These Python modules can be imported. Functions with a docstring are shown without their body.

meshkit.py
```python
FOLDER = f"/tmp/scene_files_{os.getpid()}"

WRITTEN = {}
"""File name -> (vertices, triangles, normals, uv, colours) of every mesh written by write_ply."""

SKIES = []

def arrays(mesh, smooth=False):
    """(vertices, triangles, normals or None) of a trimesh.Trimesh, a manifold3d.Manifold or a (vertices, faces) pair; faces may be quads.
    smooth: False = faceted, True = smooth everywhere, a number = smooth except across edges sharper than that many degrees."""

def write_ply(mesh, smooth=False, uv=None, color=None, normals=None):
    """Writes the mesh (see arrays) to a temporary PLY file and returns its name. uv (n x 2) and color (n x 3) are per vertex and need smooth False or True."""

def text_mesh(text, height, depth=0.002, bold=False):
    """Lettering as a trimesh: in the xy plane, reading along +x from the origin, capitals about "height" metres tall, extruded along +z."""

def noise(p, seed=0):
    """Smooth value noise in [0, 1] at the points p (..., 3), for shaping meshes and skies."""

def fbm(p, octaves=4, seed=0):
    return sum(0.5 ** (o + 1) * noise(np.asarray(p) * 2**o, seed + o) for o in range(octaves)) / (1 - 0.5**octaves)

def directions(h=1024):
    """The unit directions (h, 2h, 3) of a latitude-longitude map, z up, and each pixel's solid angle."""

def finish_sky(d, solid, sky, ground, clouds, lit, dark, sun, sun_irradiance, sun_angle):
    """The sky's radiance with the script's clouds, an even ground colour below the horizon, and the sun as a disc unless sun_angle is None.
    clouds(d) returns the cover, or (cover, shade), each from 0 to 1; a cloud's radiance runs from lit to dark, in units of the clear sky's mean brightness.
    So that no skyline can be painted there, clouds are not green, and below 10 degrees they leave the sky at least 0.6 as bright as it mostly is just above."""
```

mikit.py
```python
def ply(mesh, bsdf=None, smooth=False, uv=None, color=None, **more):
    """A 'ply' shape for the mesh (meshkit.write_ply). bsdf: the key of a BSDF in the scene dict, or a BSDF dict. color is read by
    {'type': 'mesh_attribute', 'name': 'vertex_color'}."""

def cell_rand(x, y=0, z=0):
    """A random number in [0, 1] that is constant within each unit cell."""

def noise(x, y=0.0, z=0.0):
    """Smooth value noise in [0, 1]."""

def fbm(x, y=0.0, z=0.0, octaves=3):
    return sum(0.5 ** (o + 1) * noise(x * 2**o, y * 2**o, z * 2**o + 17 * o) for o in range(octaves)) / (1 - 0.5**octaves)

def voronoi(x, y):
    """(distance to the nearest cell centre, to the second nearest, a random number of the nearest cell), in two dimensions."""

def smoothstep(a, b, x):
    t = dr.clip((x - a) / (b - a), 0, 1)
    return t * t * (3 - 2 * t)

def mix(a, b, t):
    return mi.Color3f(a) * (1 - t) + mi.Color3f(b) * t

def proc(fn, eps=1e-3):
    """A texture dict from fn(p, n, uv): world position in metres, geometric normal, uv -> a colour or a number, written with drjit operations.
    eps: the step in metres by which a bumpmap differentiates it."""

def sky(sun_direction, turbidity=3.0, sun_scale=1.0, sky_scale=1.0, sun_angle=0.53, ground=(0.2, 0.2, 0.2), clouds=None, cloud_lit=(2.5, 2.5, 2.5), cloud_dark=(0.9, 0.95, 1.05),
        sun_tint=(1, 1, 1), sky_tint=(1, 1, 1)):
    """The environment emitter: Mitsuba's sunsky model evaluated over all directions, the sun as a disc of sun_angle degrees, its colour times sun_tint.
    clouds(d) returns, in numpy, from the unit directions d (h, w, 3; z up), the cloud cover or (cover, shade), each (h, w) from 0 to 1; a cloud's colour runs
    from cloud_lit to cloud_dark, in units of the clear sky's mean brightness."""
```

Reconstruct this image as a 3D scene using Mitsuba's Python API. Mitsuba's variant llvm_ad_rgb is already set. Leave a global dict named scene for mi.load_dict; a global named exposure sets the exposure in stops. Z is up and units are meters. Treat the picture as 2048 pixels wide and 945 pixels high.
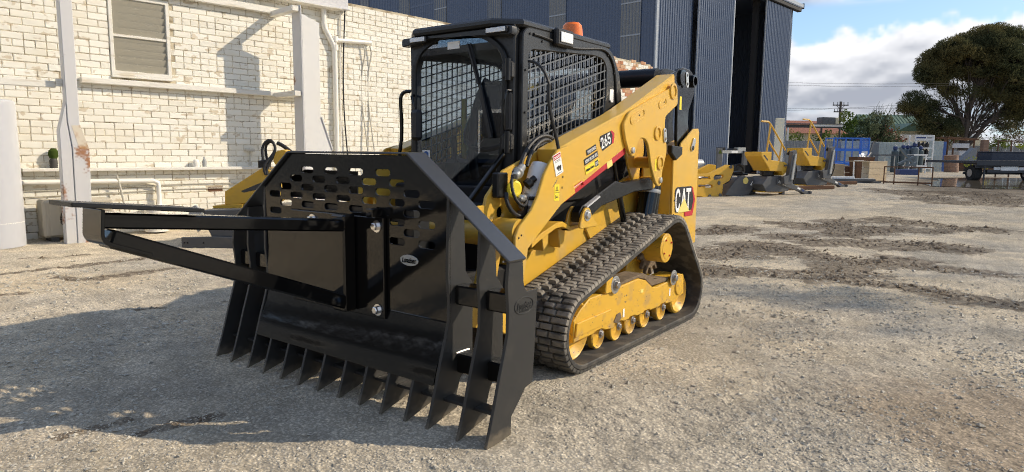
import math, random
import numpy as np, trimesh, drjit as dr, mitsuba as mi
import mikit, meshkit
from mikit import proc, noise, fbm, voronoi, cell_rand, smoothstep, mix
from shapely.geometry import Polygon
from scipy.interpolate import CubicSpline

T = mi.ScalarTransform4f
R = random.Random(7)
NR = np.random.default_rng(11)
scene, labels = {}, {}

# ---------------------------------------------------------------- camera
# world: x = the loader's rear, y = the loader's right, z up; metres; the photographer stands at the origin
EYE = [0.0, 0.0, 1.35]
_a, _p, _r = map(math.radians, (36.7, 7.13, 0.6))
_F = np.array([math.cos(_a), math.sin(_a), 0]); _R = np.array([math.sin(_a), -math.cos(_a), 0]); _U = np.array([0, 0, 1.0])
_fw = math.cos(_p) * _F - math.sin(_p) * _U
_rt = math.cos(_r) * _R + math.sin(_r) * (math.cos(_p) * _U + math.sin(_p) * _F)
_up = -np.cross(_fw, _rt)
scene['camera'] = {'type': 'perspective', 'fov': 2 * math.degrees(math.atan(1024 / 1335.0)), 'fov_axis': 'x', 'near_clip': 0.05, 'far_clip': 2000.0,
                   'to_world': T().look_at(origin=EYE, target=(np.array(EYE) + _fw).tolist(), up=(-_up if _up[2] < 0 else _up).tolist())}

# ---------------------------------------------------------------- sky and sun
SUN_EL = math.radians(32.0)
SUN = (0.65 * math.cos(SUN_EL), -0.76 * math.cos(SUN_EL), math.sin(SUN_EL))

def clouds(d):
    z = np.maximum(d[..., 2], 0.0)
    az = np.degrees(np.arctan2(d[..., 1], d[..., 0])); el = np.degrees(np.arcsin(np.clip(z, 0, 1)))
    P = lambda a, b, c=0.0: np.stack([a, b, 0 * a + c], -1)
    x, y = d[..., 0] * 57.3 / np.maximum(np.hypot(d[..., 0], d[..., 1]), 1e-6), d[..., 1] * 57.3 / np.maximum(np.hypot(d[..., 0], d[..., 1]), 1e-6)
    ring = lambda f, e, c: np.stack([x * f, y * f, e + 0 * x + c], -1)
    # a bank of cumulus all round the horizon, its heads billowing up into clear blue
    heads = 9.5 + 3.4 * (meshkit.fbm(ring(.16, 0, 1.7), 3, 2) - .5) + 3.0 * (meshkit.fbm(ring(.55, el * .35, 4.0), 4, 6) - .5)
    puff = 1.6 * (meshkit.fbm(ring(1.5, el * 1.5, 9.0), 4, 8) - .5)
    bank = np.clip((heads + puff - el) / 0.9, 0, 1)
    low = meshkit.fbm(ring(.22, el * 1.1, 2.0), 5, 12)
    bank = bank * np.clip(1 - np.clip((4.2 - el) / 3, 0, 1) * np.clip((.52 - low) / .1, 0, 1), 0, 1)
    depth = np.clip((heads - el - .4) / 4.5, 0, 1)
    bshade = np.clip(depth * .95 + 1.6 * (meshkit.fbm(ring(.45, el * .9, 3.0), 5, 15) - .5) - .55 * np.clip((4.5 - el) / 4, 0, 1), 0, 1)
    # scattered clouds higher up
    q = d / (z[..., None] + 0.12)
    hv = meshkit.fbm(P(q[..., 0] * 1.1 + 2.8, q[..., 1] * 1.6 + 2.8), 6, 3) + .25 * (meshkit.fbm(P(q[..., 0] * 5, q[..., 1] * 6), 4, 9) - .5)
    high = np.clip((hv - .46) / .07, 0, 1) * np.clip((el - 10.8) / 1.2, 0, 1) * (1 - .6 * np.clip((el - 22) / 20, 0, 1))
    hshade = np.clip((hv - .50) / .16, 0, 1)
    cover = np.maximum(bank, high); shade = np.where(bank >= high, bshade, hshade)
    return cover * cover * (3 - 2 * cover), shade

scene['sky'] = mikit.sky(SUN, turbidity=3, sky_scale=1.6, sun_scale=0.95, clouds=clouds, cloud_lit=(2.4, 2.4, 2.45), cloud_dark=(0.95, 1.02, 1.18), ground=(0.24, 0.21, 0.17), sun_tint=(0.93, 1.0, 1.13), sky_tint=(0.95, 1.0, 1.08))
exposure = 1.78

# ---------------------------------------------------------------- helpers
def numbered(key):
    if key not in scene and key not in labels: return key
    n = 1
    while f'{key}_{n:03d}' in scene or f'{key}_{n:03d}' in labels: n += 1
    return f'{key}_{n:03d}'

def thing(name, label, category, group=None):
    key = numbered(name)
    labels[key] = {'label': label, 'category': category}
    if group: labels[key]['group'] = group
    return key

def part(parent, name, mesh, bsdf, smooth=30, label=None, kind=None, **more):
    key = numbered(f'{parent}__{name}')
    if isinstance(mesh, MB): mesh = mesh.mesh()
    scene[key] = mesh if isinstance(mesh, dict) else mikit.ply(mesh, bsdf, smooth=smooth, **more)
    if label or kind:
        labels[key] = {}
        if label: labels[key]['label'] = label
        if kind: labels[key]['kind'] = kind
    return key

def solo(name, mesh, bsdf, label, category, group=None, smooth=30):
    key = thing(name, label, category, group)
    scene[key] = mikit.ply(mesh.mesh() if isinstance(mesh, MB) else mesh, bsdf, smooth=smooth)
    return key

def setting(name, mesh, bsdf, label, smooth=False, kind='structure', category=None, **more):
    scene[name] = mikit.ply(mesh, bsdf, smooth=smooth, **more)
    labels[name] = {'label': label, 'kind': kind}
    if category: labels[name]['category'] = category
    return name

def moved(key_mesh, bsdf, smooth=30):
    """One ply, many placements."""
    base = mikit.ply(key_mesh, bsdf, smooth=smooth)
    return lambda m: {**base, 'to_world': T(m)}

def tri(v, f): return trimesh.Trimesh(np.asarray(v, float), np.asarray(f, int), process=False)
def unit(v): v = np.asarray(v, float); return v / np.linalg.norm(v)

def box(x0, x1, y0, y1, z0, z1, b=0.0):
    lo, hi = np.array([x0, y0, z0], float), np.array([x1, y1, z1], float)
    lo, hi = np.minimum(lo, hi), np.maximum(lo, hi)
    if b <= 0:
        m = trimesh.creation.box(bounds=[lo, hi]); return tri(m.vertices, m.faces)
    b = min(b, *(0.49 * (hi - lo)))
    pts = []
    for sx in (0, 1):
        for sy in (0, 1):
            for sz in (0, 1):
                c = np.where([sx, sy, sz], hi, lo); s = np.where([sx, sy, sz], -1, 1) * b
                for k in range(3):
                    q = c + s; q[k] = c[k]; pts.append(q)
    return hull(pts)

def hull(pts):
    h = trimesh.convex.convex_hull(np.asarray(pts, float)); return tri(h.vertices, h.faces)

def frame_matrix(o, u, v, n):
    m = np.eye(4); m[:3, 0], m[:3, 1], m[:3, 2], m[:3, 3] = u, v, n, o; return m

def place(mesh, o, u, v, n):
    m = mesh.copy(); m.apply_transform(frame_matrix(o, u, v, n))
    if np.linalg.det(np.stack([u, v, n])) < 0: m.invert()
    return m

def bar(p0, p1, w, h, up=(0, 0, 1), b=0.0):
    p0, p1 = np.asarray(p0, float), np.asarray(p1, float)
    n = unit(p1 - p0); s = np.cross(up, n)
    s = unit(s) if np.linalg.norm(s) > 1e-6 else np.array([1.0, 0, 0]); v = np.cross(n, s)
    return place(box(-w / 2, w / 2, -h / 2, h / 2, 0, np.linalg.norm(p1 - p0), b), p0, s, v, n)

def tube(pts, r, sides=10, spline=True, step=0.03, cap=True):
    p = np.asarray(pts, float)
    if spline and len(p) > 2:
        t = np.r_[0, np.cumsum(np.linalg.norm(np.diff(p, axis=0), axis=1))]
        p = CubicSpline(t, p)(np.linspace(0, t[-1], max(4, int(t[-1] / step))))
    t = np.gradient(p, axis=0); t /= np.linalg.norm(t, axis=1, keepdims=True)
    a = np.cross(t[0], [0, 0, 1.0] if abs(t[0][2]) < .9 else [1.0, 0, 0]); A = []
    for k in range(len(p)):
        a = a - t[k] * (a @ t[k]); a = a / np.linalg.norm(a); A.append(a)
    A = np.array(A); B = np.cross(t, A); g = np.arange(sides) * 2 * np.pi / sides
    r = np.atleast_1d(np.asarray(r, float)); rr = np.interp(np.linspace(0, 1, len(p)), np.linspace(0, 1, len(r)), r)[:, None, None] if len(r) > 1 else np.full((len(p), 1, 1), r[0])
    v = p[:, None] + rr * (np.cos(g)[None, :, None] * A[:, None] + np.sin(g)[None, :, None] * B[:, None])
    i, j = np.meshgrid(np.arange(len(p) - 1), np.arange(sides), indexing='ij'); k = (j + 1) % sides
    q = np.stack([i * sides + j, i * sides + k, (i + 1) * sides + k, (i + 1) * sides + j], -1).reshape(-1, 4)
    f = [q[:, [0, 1, 2]], q[:, [0, 2, 3]]]; v = v.reshape(-1, 3)
    if cap:
        n = len(v); v = np.vstack([v, p[:1], p[-1:]]); jj = np.arange(sides); kk = (jj + 1) % sides
        f += [np.stack([kk, jj, jj * 0 + n], 1), np.stack([(len(p) - 1) * sides + jj, (len(p) - 1) * sides + kk, jj * 0 + n + 1], 1)]
    return tri(v, np.vstack(f))

def lathe(o, axis, prof, sides=24):
    """prof: list of (distance along axis, radius)."""
    n = unit(axis); u = np.cross(n, [0, 0, 1.0] if abs(n[2]) < .9 else [1.0, 0, 0]); u = unit(u); v = np.cross(n, u)
    g = np.arange(sides) * 2 * np.pi / sides; ring = np.cos(g)[:, None] * u + np.sin(g)[:, None] * v
    V = np.vstack([np.asarray(o) + n * a + ring * max(r, 1e-4) for a, r in prof])
    F = []
    for i in range(len(prof) - 1):
        j = np.arange(sides); k = (j + 1) % sides
        F += [np.stack([i * sides + j, i * sides + k, (i + 1) * sides + k], 1), np.stack([i * sides + j, (i + 1) * sides + k, (i + 1) * sides + j], 1)]
    n0 = len(V); V = np.vstack([V, np.asarray(o) + n * prof[0][0], np.asarray(o) + n * prof[-1][0]]); j = np.arange(sides); k = (j + 1) % sides
    F += [np.stack([k, j, j * 0 + n0], 1), np.stack([(len(prof) - 1) * sides + j, (len(prof) - 1) * sides + k, j * 0 + n0 + 1], 1)]
    return tri(V, np.vstack(F))

def cyl(p0, p1, r, sides=20, b=0.0):
    p0, p1 = np.asarray(p0, float), np.asarray(p1, float); L = np.linalg.norm(p1 - p0)
    pr = [(0, r - b), (b, r), (L - b, r), (L, r - b)] if b else [(0, r), (L, r)]
    return lathe(p0, p1 - p0, pr, sides)

def ccw(p):
    p = np.asarray(p, float); q = np.roll(p, -1, 0)
    return p if (p[:, 0] * q[:, 1] - q[:, 0] * p[:, 1]).sum() > 0 else p[::-1].copy()

def inset(p, d):
    """Each corner of a ccw ring moved inwards along its mitre."""
    e = np.roll(p, -1, 0) - p; e /= np.linalg.norm(e, axis=1, keepdims=True) + 1e-12
    n = np.stack([-e[:, 1], e[:, 0]], 1); m = n + np.roll(n, 1, 0)
    k = np.maximum((m * n).sum(1, keepdims=True), 0.35)
    return p + m * (d / k)

def prism(poly, o, u, v, n, thick, b=0.004, holes=()):
    """A plate: the outline (ccw or not) in the plane (o, u, v), extruded from o along n by thick, edges chamfered by b."""
    rings = [(ccw(poly), 1)] + [(ccw(h)[::-1], 1) for h in holes]
    V, F, at = [], [], 0
    outs = []
    for p, s in rings:
        lv = [(inset(p, b), 0.0), (p, b), (p, thick - b), (inset(p, b), thick)] if b > 0 else [(p, 0.0), (p, thick)]
        outs.append(lv[0][0]); m = len(p)
        for q, z in lv: V.append(np.column_stack([q, np.full(m, z)]))
        for k in range(len(lv) - 1):
            i = np.arange(m); j = (i + 1) % m; A, B = at + k * m, at + (k + 1) * m
            F += [np.stack([A + i, A + j, B + j], 1), np.stack([A + i, B + j, B + i], 1)]
        at += m * len(lv)
    cv, cf = trimesh.creation.triangulate_polygon(Polygon(outs[0], [h for h in outs[1:]]), engine='earcut')
    cf = np.asarray(cf); m = len(cv)
    for k, z in ((0, 0.0), (1, thick)):
        V.append(np.column_stack([cv, np.full(m, z)])); a, b2, c2 = cv[cf[:, 0]], cv[cf[:, 1]], cv[cf[:, 2]]
        area = (b2[:, 0] - a[:, 0]) * (c2[:, 1] - a[:, 1]) - (b2[:, 1] - a[:, 1]) * (c2[:, 0] - a[:, 0])
        g = np.where((area > 0)[:, None] == (k == 1), cf, cf[:, ::-1]); F.append(g + at); at += m
    return place(tri(np.vstack(V), np.vstack(F)), np.asarray(o, float), np.asarray(u, float), np.asarray(v, float), np.asarray(n, float))

def pxz(poly, y0, y1, b=0.004, holes=()):   # outline in (x, z), from y0 to y1
    return prism(poly, (0, y0, 0), (1, 0, 0), (0, 0, 1), (0, 1, 0), y1 - y0, b, holes)
def pyz(poly, x0, x1, b=0.004, holes=()):   # outline in (y, z)
    return prism(poly, (x0, 0, 0), (0, 1, 0), (0, 0, 1), (1, 0, 0), x1 - x0, b, holes)
def pxy(poly, z0, z1, b=0.004, holes=()):   # outline in (x, y)
    return prism(poly, (0, 0, z0), (1, 0, 0), (0, 1, 0), (0, 0, 1), z1 - z0, b, holes)

def rounded(poly, r, n=4):
    """Outline with corners rounded to radius about r."""
    p = ccw(poly); out = []
    for i in range(len(p)):
        a, c, d = p[i - 1], p[i], p[(i + 1) % len(p)]
        k = min(r, 0.45 * np.linalg.norm(a - c), 0.45 * np.linalg.norm(d - c))
        s, e = c + unit(a - c) * k, c + unit(d - c) * k
        for t in np.linspace(0, 1, n): out.append((1 - t) ** 2 * s + 2 * t * (1 - t) * c + t * t * e)
    return np.array(out)

def circle(x, z, r, n=20): g = np.arange(n) * 2 * np.pi / n; return np.column_stack([x + r * np.cos(g), z + r * np.sin(g)])
def slot(x, z, w, h, n=6):
    g = np.linspace(-np.pi / 2, np.pi / 2, n); r = h / 2; a = w / 2 - r
    return np.vstack([np.column_stack([x + a + r * np.cos(g), z + r * np.sin(g)]), np.column_stack([x - a - r * np.cos(g), z - r * np.sin(g)])])
def rect(x0, x1, z0, z1): return [(x0, z0), (x1, z0), (x1, z1), (x0, z1)]

class MB:
    def __init__(s, *m): s.m = list(m)
    def add(s, *m): s.m += m; return s
    def mesh(s): return tri(*trimesh.util.append_faces([x.vertices for x in s.m], [x.faces for x in s.m]))

def bolt(o, axis, r=0.014, h=0.012, washer=True):
    m = [lathe(np.asarray(o), axis, [(0.003, r), (h, r), (h + 0.003, r * 0.8)], 6)]
    if washer: m.insert(0, lathe(np.asarray(o), axis, [(0, r * 1.55), (0.004, r * 1.55)], 16))
    return MB(*m)

def write(text, o, u, v, height, width=None, depth=0.0015, bold=False, slant=0.0):
    """Lettering lying in the plane (o, u, v): u reads along, v up; stretched to width when given."""
    m = meshkit.text_mesh(text, height, depth, bold)
    p = m.vertices.copy(); p[:, 0] -= p[:, 0].min()
    if width: p[:, 0] *= width / p[:, 0].max()
    p[:, 0] += slant * p[:, 1]
    u, v = unit(u), np.asarray(v, float)
    return place(tri(p, m.faces), np.asarray(o, float), u, unit(v), np.cross(u, unit(v)))
# ---------------------------------------------------------------- materials
def rgb(c): return {'type': 'rgb', 'value': list(c)}
def pbr(name, color, rough=0.5, metal=0.0, two=True, bump=None, spec=0.5, **more):
    base = color if isinstance(color, dict) else rgb(color)
    m = {'type': 'principled', 'base_color': base, 'roughness': rough, 'metallic': metal, 'specular': spec, **more}
    if bump: m = {'type': 'bumpmap', 'arbitrary': proc(bump[0], bump[2] if len(bump) > 2 else 1e-3), 'scale': bump[1], 'bsdf': m}
    if two: m = {'type': 'twosided', 'bsdf': m}
    scene[name] = m
    return name

def ramp(c0, c1, fn): return proc(lambda p, n, uv: mix(c0, c1, fn(p)))

def dusty(c, d, amount=0.5, f=9.0):
    return proc(lambda p, n, uv: mix(c, d, amount * smoothstep(0.45, 0.75, fbm(p.x * f, p.y * f, p.z * f)) + 0.18 * fbm(p.x * 60, p.y * 60, p.z * 60)))

pbr('yellow_paint', proc(lambda p, n, uv: mix(mix((0.62, 0.365, 0.038), (0.57, 0.36, 0.06), 0.5 * smoothstep(0.4, 0.7, fbm(p.x * 5, p.y * 5, p.z * 5))), (0.42, 0.33, 0.19), (0.10 + 0.35 * smoothstep(1.1, 0.5, p.z)) * smoothstep(0.42, 0.72, fbm(p.x * 9, p.y * 9, p.z * 5, 4)))), 0.32, clearcoat=0.5, clearcoat_gloss=0.85)
pbr('yellow_frame', proc(lambda p, n, uv: mix(mix((0.62, 0.365, 0.038), (0.34, 0.23, 0.11), 0.75 * smoothstep(0.5, 0.75, fbm(p.x * 11, p.y * 11, p.z * 11)) * smoothstep(0.62, 0.1, p.z)), (0.2, 0.13, 0.08), smoothstep(0.7, 0.78, fbm(p.x * 45, p.y * 45, p.z * 45)))), 0.42)
pbr('mud', ramp((0.10, 0.075, 0.05), (0.2, 0.15, 0.1), lambda p: fbm(p.x * 30, p.y * 30, p.z * 30)), 0.95)
pbr('black_paint', (0.0035, 0.0037, 0.0042), 0.09, spec=0.5, clearcoat=0.2, clearcoat_gloss=0.95, bump=(lambda p, n, uv: fbm(p.x * 14, p.y * 14, p.z * 14), 0.0006, 3e-3))
pbr('cap_paint', (0.035, 0.036, 0.038), 0.33, spec=0.7, clearcoat=0.6, clearcoat_gloss=0.7)
pbr('black_plate', proc(lambda p, n, uv: mix((0.032, 0.0325, 0.033), (0.16, 0.135, 0.10), 0.75 * smoothstep(0.085, 0.0, p.z + 0.09 * (fbm(p.x * 25, p.y * 25, p.z * 25) - 0.5)) + 0.05 * smoothstep(0.5, 0.8, fbm(p.x * 7, p.y * 7, p.z * 7)))), 0.38, spec=0.45, bump=(lambda p, n, uv: noise(p.x * 260, p.y * 260, p.z * 260) + 1.2 * noise(p.x * 110, p.y * 110, p.z * 110), 0.0006, 1e-3))
pbr('black_satin', (0.009, 0.0095, 0.0105), 0.36, spec=0.4, bump=(lambda p, n, uv: fbm(p.x * 90, p.y * 90, p.z * 90), 0.0002))
pbr('cab_paint', dusty((0.016, 0.017, 0.019), (0.04, 0.039, 0.036), 0.3, 6), 0.36, clearcoat=0.25)
pbr('black_plastic', (0.016, 0.016, 0.017), 0.5)
pbr('black_rubber', (0.014, 0.014, 0.015), 0.5)
pbr('void_black', (0.006, 0.006, 0.007), 0.8)
pbr('red_paint', (0.42, 0.015, 0.02), 0.35, clearcoat=0.5)
pbr('label_red', (0.45, 0.02, 0.03), 0.4)
pbr('label_white', (0.78, 0.78, 0.76), 0.45)
pbr('label_black', (0.012, 0.012, 0.013), 0.45)
pbr('label_yellow', (0.78, 0.62, 0.03), 0.45)
pbr('label_pale', (0.75, 0.62, 0.18), 0.45)
pbr('label_blue', (0.02, 0.09, 0.3), 0.45)
pbr('zinc', (0.62, 0.62, 0.6), 0.35, 0.9)
pbr('steel', (0.42, 0.41, 0.4), 0.4, 0.9)
pbr('chrome', (0.8, 0.8, 0.8), 0.12, 1.0)
pbr('silver_paint', (0.55, 0.56, 0.57), 0.42, 0.2)
pbr('beacon_orange', (0.85, 0.17, 0.01), 0.2, clearcoat=1.0)
pbr('mesh_metal', (0.10, 0.105, 0.11), 0.35, spec=0.6)
pbr('pump_white', (0.72, 0.73, 0.73), 0.35)
pbr('lamp_lens', (0.75, 0.76, 0.76), 0.15, clearcoat=1.0)
pbr('seat_vinyl', (0.012, 0.012, 0.014), 0.55)
pbr('rubber_track', proc(lambda p, n, uv: mix((0.026, 0.026, 0.027), (0.085, 0.078, 0.066), 0.2 + 0.8 * smoothstep(0.42, 0.66, fbm(p.x * 16, p.y * 16, p.z * 16, 4)))), 0.72)
pbr('rubber_lug', proc(lambda p, n, uv: mix((0.06, 0.058, 0.054), (0.27, 0.245, 0.205), smoothstep(0.25, 0.62, fbm(p.x * 13, p.y * 13, p.z * 13, 4)) * smoothstep(-0.1, 0.5, p.z))), 0.8, bump=(lambda p, n, uv: fbm(p.x * 90, p.y * 90, p.z * 90), 0.003))
scene['glass_pane'] = {'type': 'thindielectric', 'int_ior': 1.6, 'specular_transmittance': rgb((0.52, 0.60, 0.70))}
pbr('tinted_inner', (0.006, 0.007, 0.01), 0.5)
# place
def rusty(c, f=3.0, k=0.62):
    return proc(lambda p, n, uv: mix(mix(c, (0.62, 0.58, 0.5), 0.35 * fbm(p.x * 4, p.y * 4, p.z * 2)), (0.28, 0.11, 0.03), 0.9 * smoothstep(k, k + 0.09, fbm(p.x * f, p.y * f, p.z * f * 0.7, 4) + 0.1 * noise(p.x * 40, p.y * 40, p.z * 40))))
pbr('white_steel', rusty((0.52, 0.525, 0.55), 2.2, 0.70), 0.45)
pbr('white_post', rusty((0.64, 0.64, 0.635), 1.3, 0.74), 0.45)
pbr('rust_patch', proc(lambda p, n, uv: mix((0.58, 0.52, 0.42), (0.36, 0.17, 0.05), smoothstep(0.42, 0.75, fbm(p.x * 9, p.y * 9, p.z * 9)))), 0.7)
pbr('white_rail', proc(lambda p, n, uv: mix((0.68, 0.66, 0.60), (0.5, 0.43, 0.31), 0.6 * smoothstep(0.55, 0.75, fbm(p.x * 3, p.y * 3, p.z * 14)))), 0.55)
pbr('pvc', (0.76, 0.74, 0.68), 0.35)
pbr('conduit', (0.46, 0.44, 0.38), 0.5)
pbr('white_tank', (0.46, 0.47, 0.50), 0.3)
pbr('cream', (0.74, 0.70, 0.55), 0.6)
pbr('louvre_glass', (0.35, 0.33, 0.27), 0.25)
pbr('aircon_case', (0.42, 0.38, 0.3), 0.55)
pbr('aircon_grille', (0.2, 0.17, 0.12), 0.6)
pbr('dark_fan', (0.05, 0.048, 0.045), 0.6)

WDIR, WNRM, WORG = np.array([0.9925, -0.122, 0]), np.array([0.122, 0.9925, 0]), np.array([3.94, 11.5, 0])
def wall_uv(p):
    s = (p.x - 3.94) * 0.9925 + (p.y - 11.5) * -0.122
    return s, p.z
BL, BH = 0.275, 0.103
def brick_colour(p, n, uv):
    s, z = wall_uv(p)
    row = dr.floor(z / BH); k = cell_rand(dr.floor(s / BL + 0.5 * (row - 2 * dr.floor(row / 2))), row, 3)
    c = mix((0.78, 0.765, 0.695), (0.71, 0.685, 0.60), k)
    c = mix(c, (0.66, 0.60, 0.47), 0.3 * smoothstep(0.52, 0.74, fbm(s * 2.2, z * 5, 1, 4)))
    c = mix(c, (0.45, 0.36, 0.23), 0.6 * smoothstep(0.70, 0.78, fbm(s * 9, z * 13, 5, 3)))
    bare = smoothstep(0.0, 0.25, (s - 7.4) * 0.12 + (z - 4.05) * 1.6 + 0.9 * (fbm(s * 1.7, z * 2.6, 9) - 0.62))
    bare = dr.maximum(bare * smoothstep(6.2, 7.0, s) * smoothstep(9.6, 8.6, s) * smoothstep(3.85, 4.1, z), smoothstep(13.6, 14.6, s) * smoothstep(0.42, 0.5, k * 0.5 + 0.5 * fbm(s * 3, z * 5, 2)))
    red = mix((0.42, 0.16, 0.07), (0.5, 0.32, 0.18), cell_rand(dr.floor(s / BL), row, 8))
    return mix(c, red, bare)
pbr('brick_paint', proc(brick_colour), 0.7, bump=(lambda p, n, uv: fbm(p.x * 22, p.y * 22, p.z * 22, 4), 0.006, 3e-3))
pbr('mortar', proc(lambda p, n, uv: mix((0.52, 0.46, 0.34), (0.24, 0.19, 0.12), smoothstep(0.42, 0.7, fbm(p.x * 5, p.y * 5, p.z * 7, 4)))), 0.85)
pbr('shed_sheet', (0.066, 0.092, 0.15), 0.38, spec=0.5)
pbr('skylight_sheet', (0.17, 0.175, 0.175), 0.35)
pbr('shed_trim', (0.3, 0.33, 0.37), 0.4)
pbr('shed_dark', (0.03, 0.03, 0.032), 0.8)
pbr('implement_yellow', dusty((0.60, 0.35, 0.03), (0.5, 0.3, 0.05), 0.4), 0.35, clearcoat=0.4)
pbr('implement_grey', dusty((0.075, 0.08, 0.088), (0.11, 0.105, 0.1), 0.5), 0.4)
pbr('implement_pale', (0.34, 0.35, 0.34), 0.45)
pbr('cage_blue', (0.03, 0.15, 0.58), 0.4)
pbr('plywood', proc(lambda p, n, uv: mix((0.42, 0.32, 0.2), (0.52, 0.42, 0.28), fbm(p.x * 3, p.y * 3, p.z * 22))), 0.75)
pbr('plywood_pale', (0.66, 0.6, 0.48), 0.75)
pbr('rust_steel', ramp((0.075, 0.04, 0.025), (0.17, 0.085, 0.045), lambda p: fbm(p.x * 8, p.y * 8, p.z * 8)), 0.85)
pbr('drum_rust', ramp((0.14, 0.085, 0.06), (0.27, 0.17, 0.12), lambda p: fbm(p.x * 2, p.y * 2, p.z * 9)), 0.75)
pbr('gas_green', (0.05, 0.075, 0.085), 0.35)
pbr('gas_grey', (0.10, 0.13, 0.15), 0.35)
pbr('valve_blue', (0.02, 0.04, 0.14), 0.4)
pbr('fence_sheet', proc(lambda p, n, uv: mix((0.40, 0.46, 0.45), (0.30, 0.34, 0.34), fbm(p.x * 2, p.y * 2, p.z * 3))), 0.5)
pbr('fence_grey', (0.17, 0.185, 0.2), 0.5)
pbr('fence_blue', (0.03, 0.09, 0.3), 0.5)
pbr('roof_green', (0.075, 0.14, 0.10), 0.6)
pbr('roof_red', (0.23, 0.085, 0.05), 0.75)
pbr('house_cream', (0.55, 0.5, 0.36), 0.7)
pbr('wood_pole', (0.09, 0.08, 0.07), 0.9)
pbr('wire_black', (0.03, 0.03, 0.03), 0.6)
pbr('trailer_steel', (0.03, 0.034, 0.042), 0.5)
pbr('navy_paint', (0.022, 0.03, 0.05), 0.5)
pbr('tyre', (0.02, 0.02, 0.02), 0.8)
pbr('bark', ramp((0.035, 0.027, 0.022), (0.075, 0.06, 0.05), lambda p: fbm(p.x * 3, p.y * 3, p.z * 1.2)), 0.95)
def leaf(name, c0, c1, f=0.6):
    scene[name] = {'type': 'principledthin', 'roughness': 0.6, 'diff_trans': 0.8, 'spec_trans': 0.0, 'base_color': proc(lambda p, n, uv: mix(c0, c1, smoothstep(0.35, 0.65, fbm(p.x * f, p.y * f, p.z * f)) * 0.8 + 0.2 * noise(p.x * 7, p.y * 7, p.z * 7)))}
leaf('leaf_tree', (0.075, 0.09, 0.048), (0.15, 0.13, 0.055), 0.35)
leaf('leaf_bush', (0.06, 0.085, 0.045), (0.13, 0.15, 0.09))
leaf('leaf_green', (0.05, 0.09, 0.025), (0.13, 0.17, 0.04))
leaf('leaf_red', (0.14, 0.05, 0.035), (0.24, 0.10, 0.07))
leaf('leaf_grey', (0.10, 0.085, 0.06), (0.2, 0.17, 0.12))
leaf('leaf_lime', (0.2, 0.25, 0.03), (0.3, 0.33, 0.06))
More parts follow.
